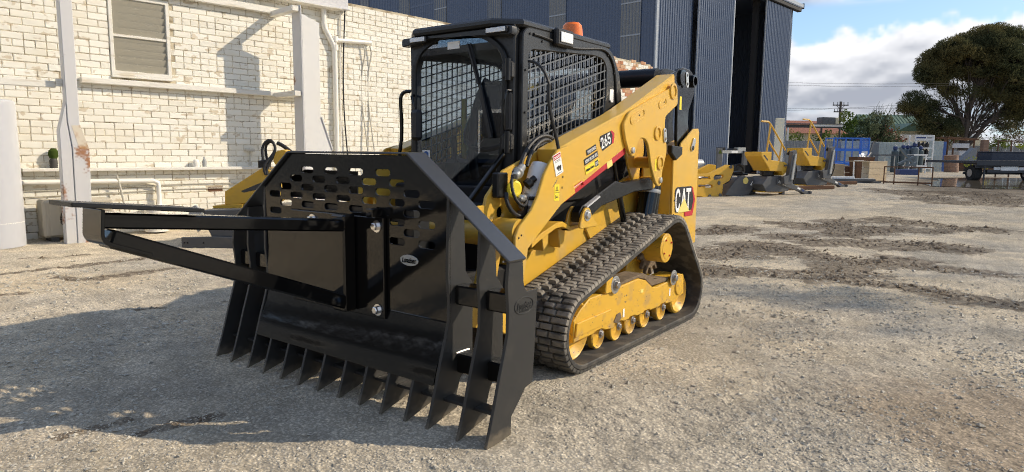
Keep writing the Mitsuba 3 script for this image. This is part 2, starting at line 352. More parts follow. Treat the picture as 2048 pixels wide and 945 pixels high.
# ---------------------------------------------------------------- the yard
def gz(x): return np.clip(0.024 * (np.asarray(x, float) - 14), 0, 0.31)
RUTS = [  # churned strips of mud: points, half width
    ([(8.3, 3.3), (8.56, 3.16), (9.28, 3.07), (10.39, 2.92), (9.84, 2.42), (9.61, 1.7)], .30), ([(7.2, 3.0), (7.48, 2.78), (7.75, 2.45), (7.98, 2.01)], .27),
    ([(7.82, 1.68), (8.55, 1.51), (9.6, 1.38), (10.04, 1.09)], .27), ([(7.96, 1.67), (7.89, 1.12), (7.9, .66), (7.62, .34), (7.68, -.11)], .17),
    ([(9.61, 1.04), (9.48, .59), (9.43, .09)], .16), ([(11.12, 2.4), (11.84, 1.73)], .3), ([(12.41, 2.31), (14.18, 1.91), (14.02, 1.71)], .35),
    ([(15.81, 2.07), (15.14, 1.0)], .3), ([(11.35, 1.22), (12.37, .97), (11.67, .57)], .3), ([(24.64, 3.14), (25.31, .82), (22.7, .19), (21.35, .33)], .6),
    ([(23.73, 2.54), (22.47, 1.55), (21.31, 1.76)], .5), ([(11.43, 3.05), (11.94, 2.84)], .25), ([(13.89, 3.72), (14.05, 3.28)], .25), ([(11.17, 4.09), (12.3, 4.06)], .3),
    ([(13.37, 2.87), (14.85, 2.65)], .35), ([(20.81, 1.11), (21.04, .77)], .35), ([(14.08, 1.2), (15.21, .44), (14.81, .16)], .25),
    ([(2.91, 9.59), (3.1, 9.37), (3.47, 9.4)], .05), ([(2.78, 8.64), (2.98, 8.52), (3.92, 8.56)], .05), ([(2.68, 7.93), (2.72, 7.66), (2.91, 7.54), (3.76, 7.61)], .08),
    ([(2.01, 7.37), (2.18, 7.26)], .05), ([(2.35, 8.54), (2.81, 8.6)], .06), ([(2.52, 5.82), (2.7, 5.73)], .03), ([(1.39, 3.24), (1.7, 3.14)], .03), ([(1.15, 3.49), (1.41, 3.45)], .03)]
SEGS = [(a, b, w) for pts, w in RUTS for a, b in zip(pts[:-1], pts[1:])]
def rut_np(x, y):
    m = np.zeros_like(x)
    for (ax, ay), (bx, by), w in SEGS:
        dx, dy = bx - ax, by - ay
        t = np.clip(((x - ax) * dx + (y - ay) * dy) / (dx * dx + dy * dy), 0, 1)
        m = np.maximum(m, np.clip(1.2 - np.hypot(x - ax - t * dx, y - ay - t * dy) / (1.45 * w), 0, 1))
    return m
def rut_dr(x, y):
    m, along = mi.Float(-2), mi.Float(0)
    for (ax, ay), (bx, by), w in SEGS:
        dx, dy = bx - ax, by - ay
        t = dr.clip(((x - ax) * dx + (y - ay) * dy) / (dx * dx + dy * dy), 0, 1)
        ex, ey = x - ax - t * dx, y - ay - t * dy
        k = 1.3 - dr.sqrt(ex * ex + ey * ey) / (1.5 * w)
        side = (ex * dy - ey * dx) / math.hypot(dx, dy)
        along = dr.select(k > m, t * math.hypot(dx, dy) + dr.abs(side) * 0.5, along); m = dr.maximum(m, k)
    return m, along

def ground_colour(p, n, uv):
    x, y = p.x, p.y
    g = fbm(x * 0.5 + 3, y * 0.5, 2.0, 4) + 0.35 * (fbm(x * 1.6, y * 1.6, 6.0, 4) - 0.5)
    c = mix((0.575, 0.49, 0.355), (0.485, 0.43, 0.335), smoothstep(0.35, 0.65, g))
    c = mix(c, (0.54, 0.44, 0.30), 0.5 * smoothstep(0.48, 0.72, fbm(x * 0.22 + 9, y * 0.4, 5.0, 4)))
    c = mix(c, (0.38, 0.35, 0.295), 0.4 * smoothstep(0.5, 0.72, fbm(x * 1.1 + 1, y * 1.1, 8.0, 4)))
    ex, ey = (x - 3.9) / 1.15, (y + 0.25 - 0.35 * (x - 3.9)) / 0.85      # damp clay by the right edge
    clay = smoothstep(1.15, 0.6, dr.sqrt(ex * ex + ey * ey) + 0.5 * (fbm(x * 2.5, y * 2.5, 4.0) - 0.5))
    c = mix(c, (0.31, 0.235, 0.16), 0.62 * clay)
    rut, along = rut_dr(x, y)
    d = rut + 2.2 * (fbm(x * 1.9, y * 1.9, 1.0, 4) - 0.56) + 0.7 * (noise(x * 14, y * 14, 3.0) - 0.5)
    c = mix(c, (0.15, 0.117, 0.085), 0.85 * smoothstep(0.05, 0.42, d) * (0.72 + 0.28 * smoothstep(-0.3, 0.5, dr.sin(along * 48.0))))
    wet = smoothstep(1.25, 0.75, dr.sqrt(dr.square((x - 34.5) / 10.5) + dr.square((y - 0.7) / 3.0)) + 0.35 * (fbm(x * 0.5, y * 0.5, 7.0) - 0.5))
    c = mix(c, (0.13, 0.10, 0.07), 0.8 * wet)
    c = c * (0.88 + 0.24 * smoothstep(0.3, 0.7, fbm(x * 5.5, y * 5.5, 3.0, 4)))
    a, b, k = voronoi(x * 62, y * 62)
    grain = 0.62 + 0.55 * k * smoothstep(0.62, 0.2, a) + 0.25 * noise(x * 210, y * 210)
    a2, b2, k2 = voronoi(x * 26 + 5, y * 26)
    grain = grain * (0.86 + 0.3 * k2 * smoothstep(0.5, 0.15, a2))
    return c * grain
def ground_bump(p, n, uv):
    a, b, k = voronoi(p.x * 62, p.y * 62)
    a2, b2, k2 = voronoi(p.x * 27 + 5, p.y * 27)
    coarse = 0.25 + 1.0 * smoothstep(0.42, 0.62, fbm(p.x * 1.6, p.y * 1.6, 6.0, 4))
    return coarse * (0.55 * k * smoothstep(0.6, 0.1, a) + 1.0 * k2 * k2 * smoothstep(0.5, 0.1, a2)) + 0.5 * noise(p.x * 130, p.y * 130)
pbr('gravel_ground', proc(ground_colour), 0.95, spec=0.2, bump=(ground_bump, 0.006, 2e-3))

def axis_lines(c, half, d0, grow, lo, hi):
    up, v, d = [], c, d0
    while v < hi: up.append(v); d = d0 if abs(v - c) < half else d * grow; v += d
    dn, v, d = [], c, d0
    while v > lo: dn.append(v); d = d0 if abs(v - c) < half else d * grow; v -= d
    return np.array(sorted(set(dn + up + [lo, hi])))
gx = axis_lines(2.4, 1.5, .022, 1.022, -150, 1200)
gy = axis_lines(1.6, 1.6, .022, 1.022, -500, 900)
GX, GY = np.meshgrid(gx, gy, indexing='ij')
def ground_height(x, y):
    q = np.stack([x, y, 0 * x], -1)
    far = np.clip(1 - np.hypot(x - 3, y - 2) / 60, 0, 1)
    fade = np.clip((np.hypot(x - 4.4, y - 2.95) - 1.2) / 0.8, 0.25, 1)
    h = far * fade * (0.035 * (meshkit.fbm(q * 0.8, 3, 1) - 0.5) + 0.020 * (meshkit.fbm(q * 5, 3, 4) - 0.5) + 0.014 * (meshkit.noise(q * 24, 6) - 0.5))
    m = rut_np(x, y)
    h = h + m * (0.012 * meshkit.fbm(q * 4.5, 3, 8) + 0.016 * meshkit.noise(q * 13, 12) - 0.012) * far
    puddle = np.clip(1.5 - np.hypot((x - 34.5) / 9.5, (y - 0.6) / 2.6), 0, 1)
    return gz(x) + h * (1 - np.clip(puddle * 3, 0, 1)) - 0.03 * np.clip(puddle * 2, 0, 1)
GZ = ground_height(GX, GY)
ni, nj = GX.shape
ii, jj = np.meshgrid(np.arange(ni - 1), np.arange(nj - 1), indexing='ij')
a_ = (ii * nj + jj).ravel()
setting('ground', tri(np.stack([GX, GY, GZ], -1).reshape(-1, 3), np.vstack([np.stack([a_, a_ + nj, a_ + nj + 1], 1), np.stack([a_, a_ + nj + 1, a_ + 1], 1)])), 'gravel_ground', 'compacted gravel and mud yard', smooth=True)

def pebble_mesh(xy, size, z0, flat=0.6, seed=1, sink=0.3):
    r = np.random.default_rng(seed); n = len(xy)
    base = np.array([[1, 0, 0], [-1, 0, 0], [0, 1, 0], [0, -1, 0], [0, 0, 1], [0, 0, -1]], float)
    f = np.array([[0, 2, 4], [2, 1, 4], [1, 3, 4], [3, 0, 4], [2, 0, 5], [1, 2, 5], [3, 1, 5], [0, 3, 5]])
    V = base[None] * r.uniform(0.55, 1.2, (n, 6, 1)) + r.normal(0, .16, (n, 6, 3))
    a = r.uniform(0, 2 * np.pi, n); ca, sa = np.cos(a)[:, None], np.sin(a)[:, None]
    x = V[..., 0] * ca - V[..., 1] * sa; y = V[..., 0] * sa + V[..., 1] * ca
    s = size[:, None]
    P = np.stack([xy[:, :1] + x * s, xy[:, 1:] + y * s, (z0 + size * flat * (1 - 2 * sink) * 0.5)[:, None] + V[..., 2] * s * flat], -1)
    return tri(P.reshape(-1, 3), (f[None] + 6 * np.arange(n)[:, None, None]).reshape(-1, 3))

g_rng = np.random.default_rng(5)
N = 150000
rad = 0.9 * (9.5 / 0.9) ** g_rng.uniform(0, 1, N) ** 0.8; ang = g_rng.uniform(-0.55, 1.62, N)
XY = np.column_stack([rad * np.cos(ang), rad * np.sin(ang)])
clump = meshkit.fbm(np.column_stack([XY * 1.6, np.zeros(N)]), 3, 17)
XY = XY[g_rng.uniform(0, 1, N) < np.clip((clump - 0.36) * 3.4, 0.16, 1)]
size = np.clip(g_rng.lognormal(math.log(.0050), .45, len(XY)), .0025, .020) * np.clip(np.hypot(XY[:, 0], XY[:, 1]) / 3.4, .8, 1.7)
pz = ground_height(XY[:, 0], XY[:, 1])
pbr('pebble', proc(lambda p, n, uv: mix((0.30, 0.28, 0.235), (0.60, 0.56, 0.47), cell_rand(p.x * 45, p.y * 45, 2))), 0.85, spec=0.25)
setting('gravel', pebble_mesh(XY, size, pz), 'pebble', 'loose stones scattered over the yard', kind='stuff', category='gravel')

cl, cs = [], []
for pts, w in RUTS:
    for (ax, ay), (bx, by) in zip(pts[:-1], pts[1:]):
        L = math.hypot(bx - ax, by - ay); k = int(L * w * 2 * (500 if w < .12 else 300) / (1 + max(0, ax - 12) * .12)); t = g_rng.uniform(0, 1, k); o = g_rng.normal(0, w * .75, (k, 2))
        cl.append(np.column_stack([ax + t * (bx - ax), ay + t * (by - ay)]) + o); cs.append(np.clip(g_rng.lognormal(math.log((.010 if ax < 7 else .013) if w > .12 else .007), .5, k), .004, .06))
CL, CS = np.vstack(cl), np.concatenate(cs)
pbr('mud_clod', ramp((0.14, 0.107, 0.076), (0.25, 0.20, 0.145), lambda p: noise(p.x * 9, p.y * 9, p.z * 9)), 0.95, spec=0.2)
setting('mud_clods', pebble_mesh(CL, CS, ground_height(CL[:, 0], CL[:, 1]), 0.7, 3), 'mud_clod', 'crumbled mud thrown up in wheel ruts', kind='stuff', category='mud')

pbr('puddle_water', (0.05, 0.042, 0.03), 0.04, spec=0.6, bump=(lambda p, n, uv: fbm(p.x * 3, p.y * 6, 0.0), 0.0012, 1e-2))
pud = rounded([(29.8, 2.6), (31.5, 2.95), (35.5, 2.6), (38, 2.9), (41, 2.0), (43.5, 0.8), (44, -2.6), (30, -2.8), (27.6, -1.2), (28.6, -0.2), (27.7, 0.7), (28.9, 1.6), (28.2, 2.2)], 0.9, 6)
setting('puddle', pxy(pud, 0.29, 0.303, 0.0), 'puddle_water', 'muddy rain puddle')
# ---------------------------------------------------------------- painted brick building on the left
ZUP = np.array([0, 0, 1.0])
def wm(m): return place(m.mesh() if isinstance(m, MB) else m, WORG, WDIR, ZUP, -WNRM)      # local: x along the wall, y up, z out of the wall
def wbox(s0, s1, o0, o1, z0, z1, b=0.0): return wm(box(s0, s1, z0, z1, o0, o1, b))
def wp(s, o, z): return WORG + WDIR * s - WNRM * o + ZUP * z
BD = thing('brick_building', 'old cream painted brick building with a louvred window, behind the loader', 'building')
S0, S1, ZT = -3.0, 16.25, 4.29
WIN = (.885, 1.705, 2.53, 3.70)
core = [(S0, -.05), (S1, -.05), (S1, 4.17), (9.2, 4.25), (4.6, 4.275), (4.6, 4.9), (S0, 4.9)]
WL = part(BD, 'wall', place(prism(core, (0, 0, 0), (1, 0, 0), (0, 1, 0), (0, 0, 1), .30, 0, [rect(WIN[0] - .02, WIN[1] + .02, WIN[2] - .02, WIN[3] + .02)]), WORG + WNRM * .311, WDIR, ZUP, -WNRM), 'mortar', False)
def brick_mesh(L, seed):
    r = np.random.default_rng(seed); h, d, b = BH - .011, .06, .007
    a = L / 2; c = h / 2
    V = []
    for z, i in ((-d, 0), (-b, 0), (0, b * .6)):
        V += [(-a + i, -c + i, z), (a - i, -c + i, z), (a - i, c - i, z), (-a + i, c - i, z)]
    V = np.array(V, float); V[4:] += r.normal(0, .0022, (8, 3))
    F = []
    for k in (0, 4):
        for j in range(4): p, q = k + j, k + (j + 1) % 4; F += [(p, q, q + 4), (p, q + 4, p + 4)]
    return tri(V, F + [(8, 9, 10), (8, 10, 11)])
BR = {L: [brick_mesh(L, 40 + k) for k in range(4)] for L in (.264, .1265)}
BP = {L: [moved(m, 'brick_paint', False) for m in BR[L]] for L in BR}
bricks = []
for row in range(0, 46):
    z = (row + .5) * BH; s = S0 + (BL / 2 if row % 2 else 0)
    head = row % 6 == 3
    while s < S1:
        L = .1265 if head else .264; pitch = BL / 2 if head else BL
        x0, x1 = s, s + L; s += pitch
        top = 4.9 if x0 < 4.6 else (4.275 if x1 < 9.2 else 4.17)
        if z + BH / 2 > top + (0.02 if x0 < 9 else .02 + .06 * R.random()): continue
        if x1 > WIN[0] - .04 and x0 < WIN[1] + .04 and z + BH / 2 > WIN[2] - .08 and z - BH / 2 < WIN[3] + .04:
            if x0 < WIN[0] - .10: x1 = WIN[0] - .045
            elif x1 > WIN[1] + .10: x0 = WIN[1] + .045
            else: continue
        if x0 > 4.0 and x1 < 10.5 and False: continue
        if 2.25 < (x0 + x1) / 2 < 2.5 and .58 < z < .72: continue
        bricks.append(((x0 + x1) / 2, z, L, (x1 - x0) / L))
def brick_M(s, z, k=1.0): 
    o = WORG + WDIR * s + ZUP * (z + R.uniform(-.0015, .0015)) - WNRM * (R.uniform(-.003, .004) + (R.uniform(.004, .009) if R.random() < .06 else 0))
    a = R.gauss(0, .007); u = WDIR * math.cos(a) + ZUP * math.sin(a); v = -WDIR * math.sin(a) + ZUP * math.cos(a)
    return frame_matrix(o, u * k, v, -WNRM)
seen = sorted((b for b in bricks if -1.35 < b[0] < 1.9 and .2 < b[1] < 3.95), key=lambda b: b[0])
seen = set(seen[:299]); rest = []
for b in bricks:
    M = brick_M(b[0], b[1], b[3]); k = R.randrange(4)
    if b in seen: scene[numbered(f'{WL}__brick')] = BP[b[2]][k](M)
    else: m = BR[b[2]][k].copy(); m.apply_transform(M); rest.append(m)
part(WL, 'bricks_beyond', MB(*rest), 'brick_paint', False, kind='stuff')
# window
W = part(BD, 'window', wm(prism(rect(WIN[0] - .035, WIN[1] + .035, WIN[2] - .035, WIN[3] + .035), (0, 0, -.05), (1, 0, 0), (0, 1, 0), (0, 0, 1), .068, .006, [rect(WIN[0] + .02, WIN[1] - .02, WIN[2] + .03, WIN[3] - .03)])), 'white_rail')
part(W, 'meeting_rail', wbox(WIN[0] + .02, WIN[1] - .02, -.03, .008, 3.085, 3.125, .004), 'white_rail')
part(W, 'sill', wbox(WIN[0] - .04, WIN[1] + .04, -.03, .05, 2.455, 2.492, .006), 'white_rail')
for k in range(10):
    z = 2.565 + .11 * k
    part(W, 'louvre', wm(place(box(WIN[0] + .021, WIN[1] - .021, 0, .118, -.003, .003, .001), np.array([0, z, -.04]), np.array([1.0, 0, 0]), unit((0, 1, .30)), unit((0, -.30, 1)))), 'louvre_glass')
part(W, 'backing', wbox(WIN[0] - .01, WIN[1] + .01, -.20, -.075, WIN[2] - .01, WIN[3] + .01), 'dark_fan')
# eaves
EV = part(BD, 'eaves_gutter', wm(MB(box(S0, 5.05, 4.10, 4.45, .003, .16, .012), box(S0, 5.07, 4.085, 4.11, .003, .20, .008))), 'white_steel')
part(EV, 'soffit_lip', wbox(S0, 4.86, .003, .24, 4.06, 4.082, .006), 'white_rail')
part(BD, 'loose_brick_hole', wbox(2.25, 2.50, -.03, -.006, .56, .70), 'rust_steel')
# rails, posts
for lab, g in (('long white steel rail bolted to the brick wall below the window', (.40, 4.5, .02, .13, 2.33, 2.415)), ('lower white rail along the brick wall holding small bottles', (-.42, 4.2, .02, .16, 1.0, 1.05)), ('short white steel rail left of the leaning post base, level with the window sill', (-4.0, -.06, .62, .72, 2.18, 2.27))):
    solo('steel_rail', wbox(*g, .006), 'white_rail', lab, 'rail', 'rails along the brick wall')
def post(poly, o0, o1, lab, mt='white_steel'):
    k = thing('steel_post', lab, 'post', 'steel posts in front of the brick wall')
    part(k, 'column', wm(prism(poly, (0, 0, o0), (1, 0, 0), (0, 1, 0), (0, 0, 1), o1 - o0, .006)), mt, 25)
    return k
P1 = post([(.012, 4.3), (.165, 4.3), (.155, 1.68), (.255, 1.33), (.222, -.02), (.035, -.02), (.05, 1.35), (.012, 1.72)], .72, .90, 'white steel post with a rust stained knee, nearest the left edge')
part(P1, 'rust_patch', wm(prism([(.05, 1.66), (.157, 1.672), (.252, 1.335), (.13, 1.345)], (0, 0, .901), (1, 0, 0), (0, 1, 0), (0, 0, 1), .003, .001)), 'rust_patch', label='rust stained sloping knee')
part(P1, 'base_flange', wm(prism([(.008, 1.98), (-.09, 1.60), (-.10, -.02), (.034, -.02), (.045, 1.35), (.008, 1.72)], (0, 0, .72), (1, 0, 0), (0, 1, 0), (0, 0, 1), .165, .006)), 'white_steel')
part(P1, 'rail_cleat', wbox(-.06, .012, .70, .78, 2.20, 2.30, .004), 'white_rail')
P2 = post([(3.62, 3.72), (3.965, 3.60), (3.95, 1.95), (4.16, 1.36), (4.16, -.02), (3.62, -.02)], .64, .90, 'white steel post with a splayed base behind the slotted guard', 'white_post')
part(P2, 'side_plate', wbox(3.598, 3.617, .60, .905, -.02, 3.86, .004), 'white_steel')
part(P2, 'top_bracket', wbox(3.46, 3.59, .02, .88, 3.75, 3.84, .006), 'white_rail')
part(P2, 'middle_bracket', wbox(3.46, 3.59, .132, .88, 2.30, 2.39, .006), 'white_rail')
part(P2, 'knee_edge', wm(prism([(3.95, 1.95), (4.16, 1.36), (4.18, 1.37), (3.97, 1.96)], (0, 0, .62), (1, 0, 0), (0, 1, 0), (0, 0, 1), .30, .003)), 'white_steel')
solo('roof_beam', wbox(-4, 3.66, .02, .13, 3.80, 3.91, .006), 'white_rail', 'white steel beam along the wall at the post tops', 'beam')
# pipes and cables
def wtube(pts, r, **k): return tube([wp(*p) for p in pts], r, 12, **k)
D = thing('downpipe', 'white plastic downpipe with a swan neck below the eaves', 'pipe')
part(D, 'pipe', wtube([(4.56, .06, 4.07), (4.56, .06, 3.78), (4.57, .06, 3.70), (4.74, .06, 3.42), (4.775, .06, 3.33), (4.78, .06, 3.2), (4.79, .06, 0)], .05, spline=False), 'pvc')
part(D, 'branch_pipe', wtube([(4.80, .06, 3.36), (4.80, .06, 3.50), (5.62, .07, 3.55)], .045, spline=False), 'pvc')
for z in (3.36, 3.52): part(D, 'collar', cyl(wp(4.795, .06, z - .05), wp(4.795, .06, z + .05), .06, 16), 'pvc')
for s, lab in ((5.445, 'left grey conduit running down from the white branch pipe'), (5.60, 'right grey conduit running down from the white branch pipe')):
    solo('conduit', wtube([(s, .05, 3.48), (s + .035, .06, 3.36), (s + .02, .03, 3.15), (s + .005, .03, 2.0), (s, .03, .2)], .014), 'conduit', lab, 'conduit', 'conduits on the brick wall')
solo('thin_pipe', wtube([(4.94, .03, 4.05), (4.94, .03, 3.9), (4.905, .03, 2.4), (4.90, .03, .2)], .013, spline=False), 'pvc', 'thin white pipe right of the downpipe', 'pipe')
solo('black_cable', wtube([(5.02, .10, 4.35), (5.0, .08, 3.8), (4.965, .06, 2.9), (4.98, .05, 2.0), (5.03, .05, 1.3), (5.05, .04, .2)], .014), 'black_rubber', 'black cable hanging down the brick wall', 'cable')
solo('water_pipe', wtube([(-1.2, .10, .85), (1.33, .10, .835), (1.40, .10, .80), (1.41, .10, .74), (1.41, .10, .1)], .038, spline=False), 'pvc', 'white pipe running low along the wall and turning down', 'pipe')
solo('hose_tail', wtube([(.80, .12, .93), (.84, .13, .72), (.88, .13, .45), (.90, .12, .2)], .016), 'conduit', 'grey hose hanging from the low white pipe', 'hose')
for z, lab in ((.745, 'upper thin cable strung along the foot of the wall'), (.66, 'lower thin cable strung along the foot of the wall')):
    solo('wall_cable', wtube([(-1.5, .02, z), (.3, .025, z - .02), (1.6, .02, z + .015), (3.2, .02, z - .02)], .008), 'conduit', lab, 'cable', 'cables along the wall foot')
TP = thing('garden_tap', 'small grey tap on the brick wall above the lower rail', 'tap')
part(TP, 'pipe', wtube([(3.0, .04, 1.05), (3.0, .04, 1.34)], .012), 'conduit'); part(TP, 'valve', wbox(2.92, 3.08, .02, .09, 1.32, 1.37, .01), 'conduit')
# things on the lower rail
B = thing('spray_bottle', 'dark bottle with a green brush head standing on the lower rail', 'bottle')
part(B, 'bottle', lathe(wp(-.02, .09, 1.05), (0, 0, 1), [(0, .05), (.10, .055), (.14, .045)], 16), 'dark_fan')
part(B, 'brush_head', lathe(wp(-.02, .09, 1.19), (0.1, 0, 1), [(0, .045), (.05, .068), (.11, .065), (.15, .03)], 16), 'leaf_green')
JG = thing('white_jug', 'small white jug on the lower rail', 'jug')
part(JG, 'body', lathe(wp(2.03, .09, 1.05), (0, 0, 1), [(0, .055), (.07, .06), (.11, .045), (.13, .02)], 14), 'pvc'); part(JG, 'handle', wtube([(2.09, .09, 1.08), (2.12, .09, 1.11), (2.09, .09, 1.15)], .009), 'pvc')
solo('white_bottle', lathe(wp(2.17, .09, 1.05), (0, 0, 1), [(0, .035), (.10, .037), (.14, .016), (.175, .014)], 14), 'implement_pale', 'grey bottle beside the white jug on the lower rail', 'bottle')
# air conditioner
AC = thing('air_conditioner', 'beige outdoor air conditioner unit at the foot of the wall', 'air conditioner')
part(AC, 'case', wbox(-.28, .62, .12, .50, .06, .60, .03), 'aircon_case')
part(AC, 'front_grille', wm(prism(rect(-.20, .60, .09, .57), (0, 0, .501), (1, 0, 0), (0, 1, 0), (0, 0, 1), .012, .004, [circle(.12, .32, .20, 32)])), 'aircon_case')
part(AC, 'fan_dark', wm(lathe((.12, .32, .5015), (0, 0, 1), [(0, .198), (.002, .198)], 32)), 'dark_fan')
for k in range(14): part(AC, 'grille_bar', wbox(-.08, .32, .505, .509, .14 + .0265 * k, .146 + .0265 * k), 'aircon_grille')
for k in range(16): part(AC, 'vent_slat', wbox(.36, .585, .5135, .519, .12 + .027 * k, .13 + .027 * k, .002), 'aircon_grille')
part(AC, 'foot', wbox(-.2, -.1, .15, .5, 0, .06), 'dark_fan'); part(AC, 'foot', wbox(.42, .52, .15, .5, 0, .06), 'dark_fan')
# white cylinder at the left edge
TK = thing('white_tank', 'tall smooth white cylindrical tank at the left edge', 'tank')
part(TK, 'shell', lathe((2.95, 11.12, 0), (0, 0, 1), [(0, .43), (.03, .435), (1.95, .43), (1.965, .42), (1.98, .40)], 64), 'white_tank', 50)
part(TK, 'seam', lathe((2.95, 11.12, .33), (0, 0, 1), [(0, .4365), (.006, .4365)], 64), 'pvc')
# things along the foot of the wall
solo('post_stub', wm(MB(lathe((1.30, .02, .25), (0, 1, 0), [(0, .17), (.40, .17), (.42, .16)], 24))), 'pvc', 'short white drum at the foot of the wall', 'drum')
# ---------------------------------------------------------------- steel shed behind
CS, PS = np.array([27.59, 12.87, 0]), np.array([42.06, 11.10, 0])
def corrugated(o, u, n, w, z0, z1, pitch=.20, amp=.045, k=6):
    m = int(w / pitch * k); s = np.linspace(0, w, m + 1); ph = np.abs(((s / pitch) % 1) - .5) * 2; off = amp * np.clip(ph * 2.4 - .7, 0, 1)
    base = np.asarray(o, float) + s[:, None] * u + off[:, None] * n
    V = np.vstack([base + ZUP * z0, base + ZUP * z1]); i = np.arange(m)
    return tri(V, np.vstack([np.stack([i, i + 1, i + m + 2], 1), np.stack([i, i + m + 2, i + m + 1], 1)]))
ZG = .31
def sh(s, o, z): return PS + WDIR * s - WNRM * o + ZUP * z        # s from the right end, o out towards the yard
SHD = thing('steel_shed', 'tall dark blue corrugated steel shed with an open sliding doorway', 'shed')
def sbox(s0, s1, o0, o1, z0, z1, b=0): return place(box(s0, s1, z0, z1, o0, o1, b), PS, WDIR, ZUP, -WNRM)
DK = part(SHD, 'side_wall', corrugated(CS + WNRM * 24, -WNRM, -WDIR, 24, ZG, 13, .17, .030, 6), 'shed_sheet', False)
for t0, t1 in ((.80, 1.85), (5.07, 6.11), (9.44, 10.47), (13.86, 14.9), (17.24, 18.28), (21.5, 22.5)):
    o = CS + WNRM * t1 - WDIR * .018
    k = part(DK, 'skylight', corrugated(o, -WNRM, -WDIR, t1 - t0, ZG + 2, 13, .17, .030, 6), 'skylight_sheet', False)
    for z in (6.57, 7.98, 9.5): part(k, 'lap_strip', place(box(0, t1 - t0, 0, .06, 0, .02), CS + WNRM * t1 - WDIR * .034 + ZUP * z, -WNRM, ZUP, -WDIR), 'shed_trim')
part(SHD, 'corner_trim', sbox(-14.68, -14.50, -.02, .05, ZG, 13, .01), 'shed_trim')
def leafdoor(name, s0, s1, o, z1):
    k = part(SHD, name, corrugated(sh(s0, o, 0), WDIR, -WNRM, s1 - s0, ZG + .05, z1), 'shed_sheet', False)
    part(k, 'edge_trim', sbox(s0 - .04, s0 + .06, o - .04, o + .03, ZG + .03, z1, .006), 'shed_trim')
    part(k, 'end_trim', sbox(s1 - .05, s1 + .05, o - .04, o + .03, ZG + .03, z1, .006), 'shed_trim')
    part(k, 'joint_strip', sbox((s0 + s1) / 2 - .01, (s0 + s1) / 2 + .01, o, o + .017, ZG + .05, z1), 'shed_sheet')
    return k
leafdoor('front_wall', -14.5, -11.72, 0, 9.9)
part(SHD, 'door_jamb', sbox(-11.68, -11.45, -.40, -.02, ZG, 9.9), 'shed_sheet')
leafdoor('sliding_door', -11.5, -7.95, .30, 9.64)
leafdoor('sliding_door', -4.22, -1.0, .30, 9.60)
leafdoor('end_wall', -.98, 0, 0, 9.9)
part(SHD, 'lintel', corrugated(sh(-11.4, 0, 0), WDIR, -WNRM, 10.4, 9.62, 9.95), 'shed_sheet', False)
GT = part(SHD, 'gutter', sbox(-14.4, .62, .02, .42, 9.92, 10.15, .03), 'shed_trim')
part(GT, 'gutter_cap', sbox(.622, .66, .0, .44, 9.88, 10.2, .01), 'shed_dark')
part(SHD, 'right_wall', corrugated(PS, WNRM, WDIR, 24, ZG, 9.9, .17, .030, 6), 'shed_sheet', False)
part(SHD, 'door_track', sbox(-14.4, .3, .18, .44, 9.66, 9.85, .02), 'shed_dark')
part(SHD, 'roof', prism([(-14.6, -24), (.3, -24), (.3, .4), (-14.6, .4)], PS + ZUP * 9.90, WDIR, -WNRM, ZUP, .12, 0), 'shed_sheet', False)
part(SHD, 'back_wall', sbox(-14.5, 0, -24.2, -24, ZG, 9.9), 'shed_dark')
part(SHD, 'floor_slab', sbox(-14.5, 0, -24, -.05, ZG - .3, ZG + .02), 'rust_steel')
for z in (3.2, 5.2, 7.2, 9.2): part(SHD, 'girt', sbox(-14.4, -.1, -7.1, -6.95, z, z + .2), 'cream')
part(SHD, 'inner_partition', corrugated(sh(-14.4, -7.2, 0), WDIR, -WNRM, 14.3, ZG, 9.88), 'cream', False)
for a, b in (((-7.5, 2.0), (-3.6, 5.6)), ((-3.6, 2.0), (-7.0, 5.6))): part(SHD, 'brace', bar(sh(a[0], -6.85, a[1]), sh(b[0], -6.85, b[1]), .12, .12), 'rust_steel')
for s in (-7.9, -4.05): part(SHD, 'door_column', sbox(s - .12, s + .12, -.5, -.2, ZG, 9.88), 'shed_dark')
for s0, s1, z1, mt in ((-7.2, -6.2, 1.7, 'implement_grey'), (-5.9, -5.0, 1.3, 'rust_steel'), (-6.6, -5.4, .9, 'skylight_sheet')):
    solo('shed_crate', sbox(s0, s1, -5.5, -4.5 + (s1 - s0), ZG + .02, z1 + .2, .02), mt, {1.7: 'grey crate just inside the shed doorway', 1.3: 'rusty crate deep in the shed doorway', .9: 'low pale crate inside the shed doorway'}[z1], 'crate')

# ---------------------------------------------------------------- beyond the yard
RT = np.array([.598, -.802, 0]); FW = np.array([.802, .598, 0])
def blk(x, y, w, d, z0, z1, b=0, a=0.0):
    """Block centred at (x, y): w across the view, d deep, turned by a degrees."""
    ca, sa = math.cos(math.radians(a)), math.sin(math.radians(a)); u = RT * ca + FW * sa; v = -RT * sa + FW * ca
    return place(box(-w / 2, w / 2, 0, d, z0, z1, b), np.array([x, y, 0.0]), u, v, ZUP)
def fence(name, p0, p1, z0, z1, mt, lab):
    p0, p1 = np.array([*p0, 0]), np.array([*p1, 0]); L = np.linalg.norm(p1 - p0); u = (p1 - p0) / L; n = np.cross(u, ZUP)
    k = thing(name, lab, 'fence')
    m = max(1, round(L / .8))
    for i in range(m):
        part(k, 'sheet', corrugated(p0 + u * (i * L / m + .004), u, n, L / m - .008, z0, z1, .10, .012, 4), mt, False)
    for t in (0, .5, 1): part(k, 'post', bar(p0 + u * L * t - n * .05 + ZUP * z0, p0 + u * L * t - n * .05 + ZUP * (z1 + .02), .07, .07), 'fence_grey')
    return k
fence('boundary_fence', (48.6, 13.7), (51.9, 9.9), .25, 2.38, 'fence_grey', 'dark grey sheet fence behind the second handrail')
fence('boundary_fence', (51.95, 9.85), (53.3, 8.0), .25, 2.40, 'fence_sheet', 'weathered pale sheet fence left of the blue cage')
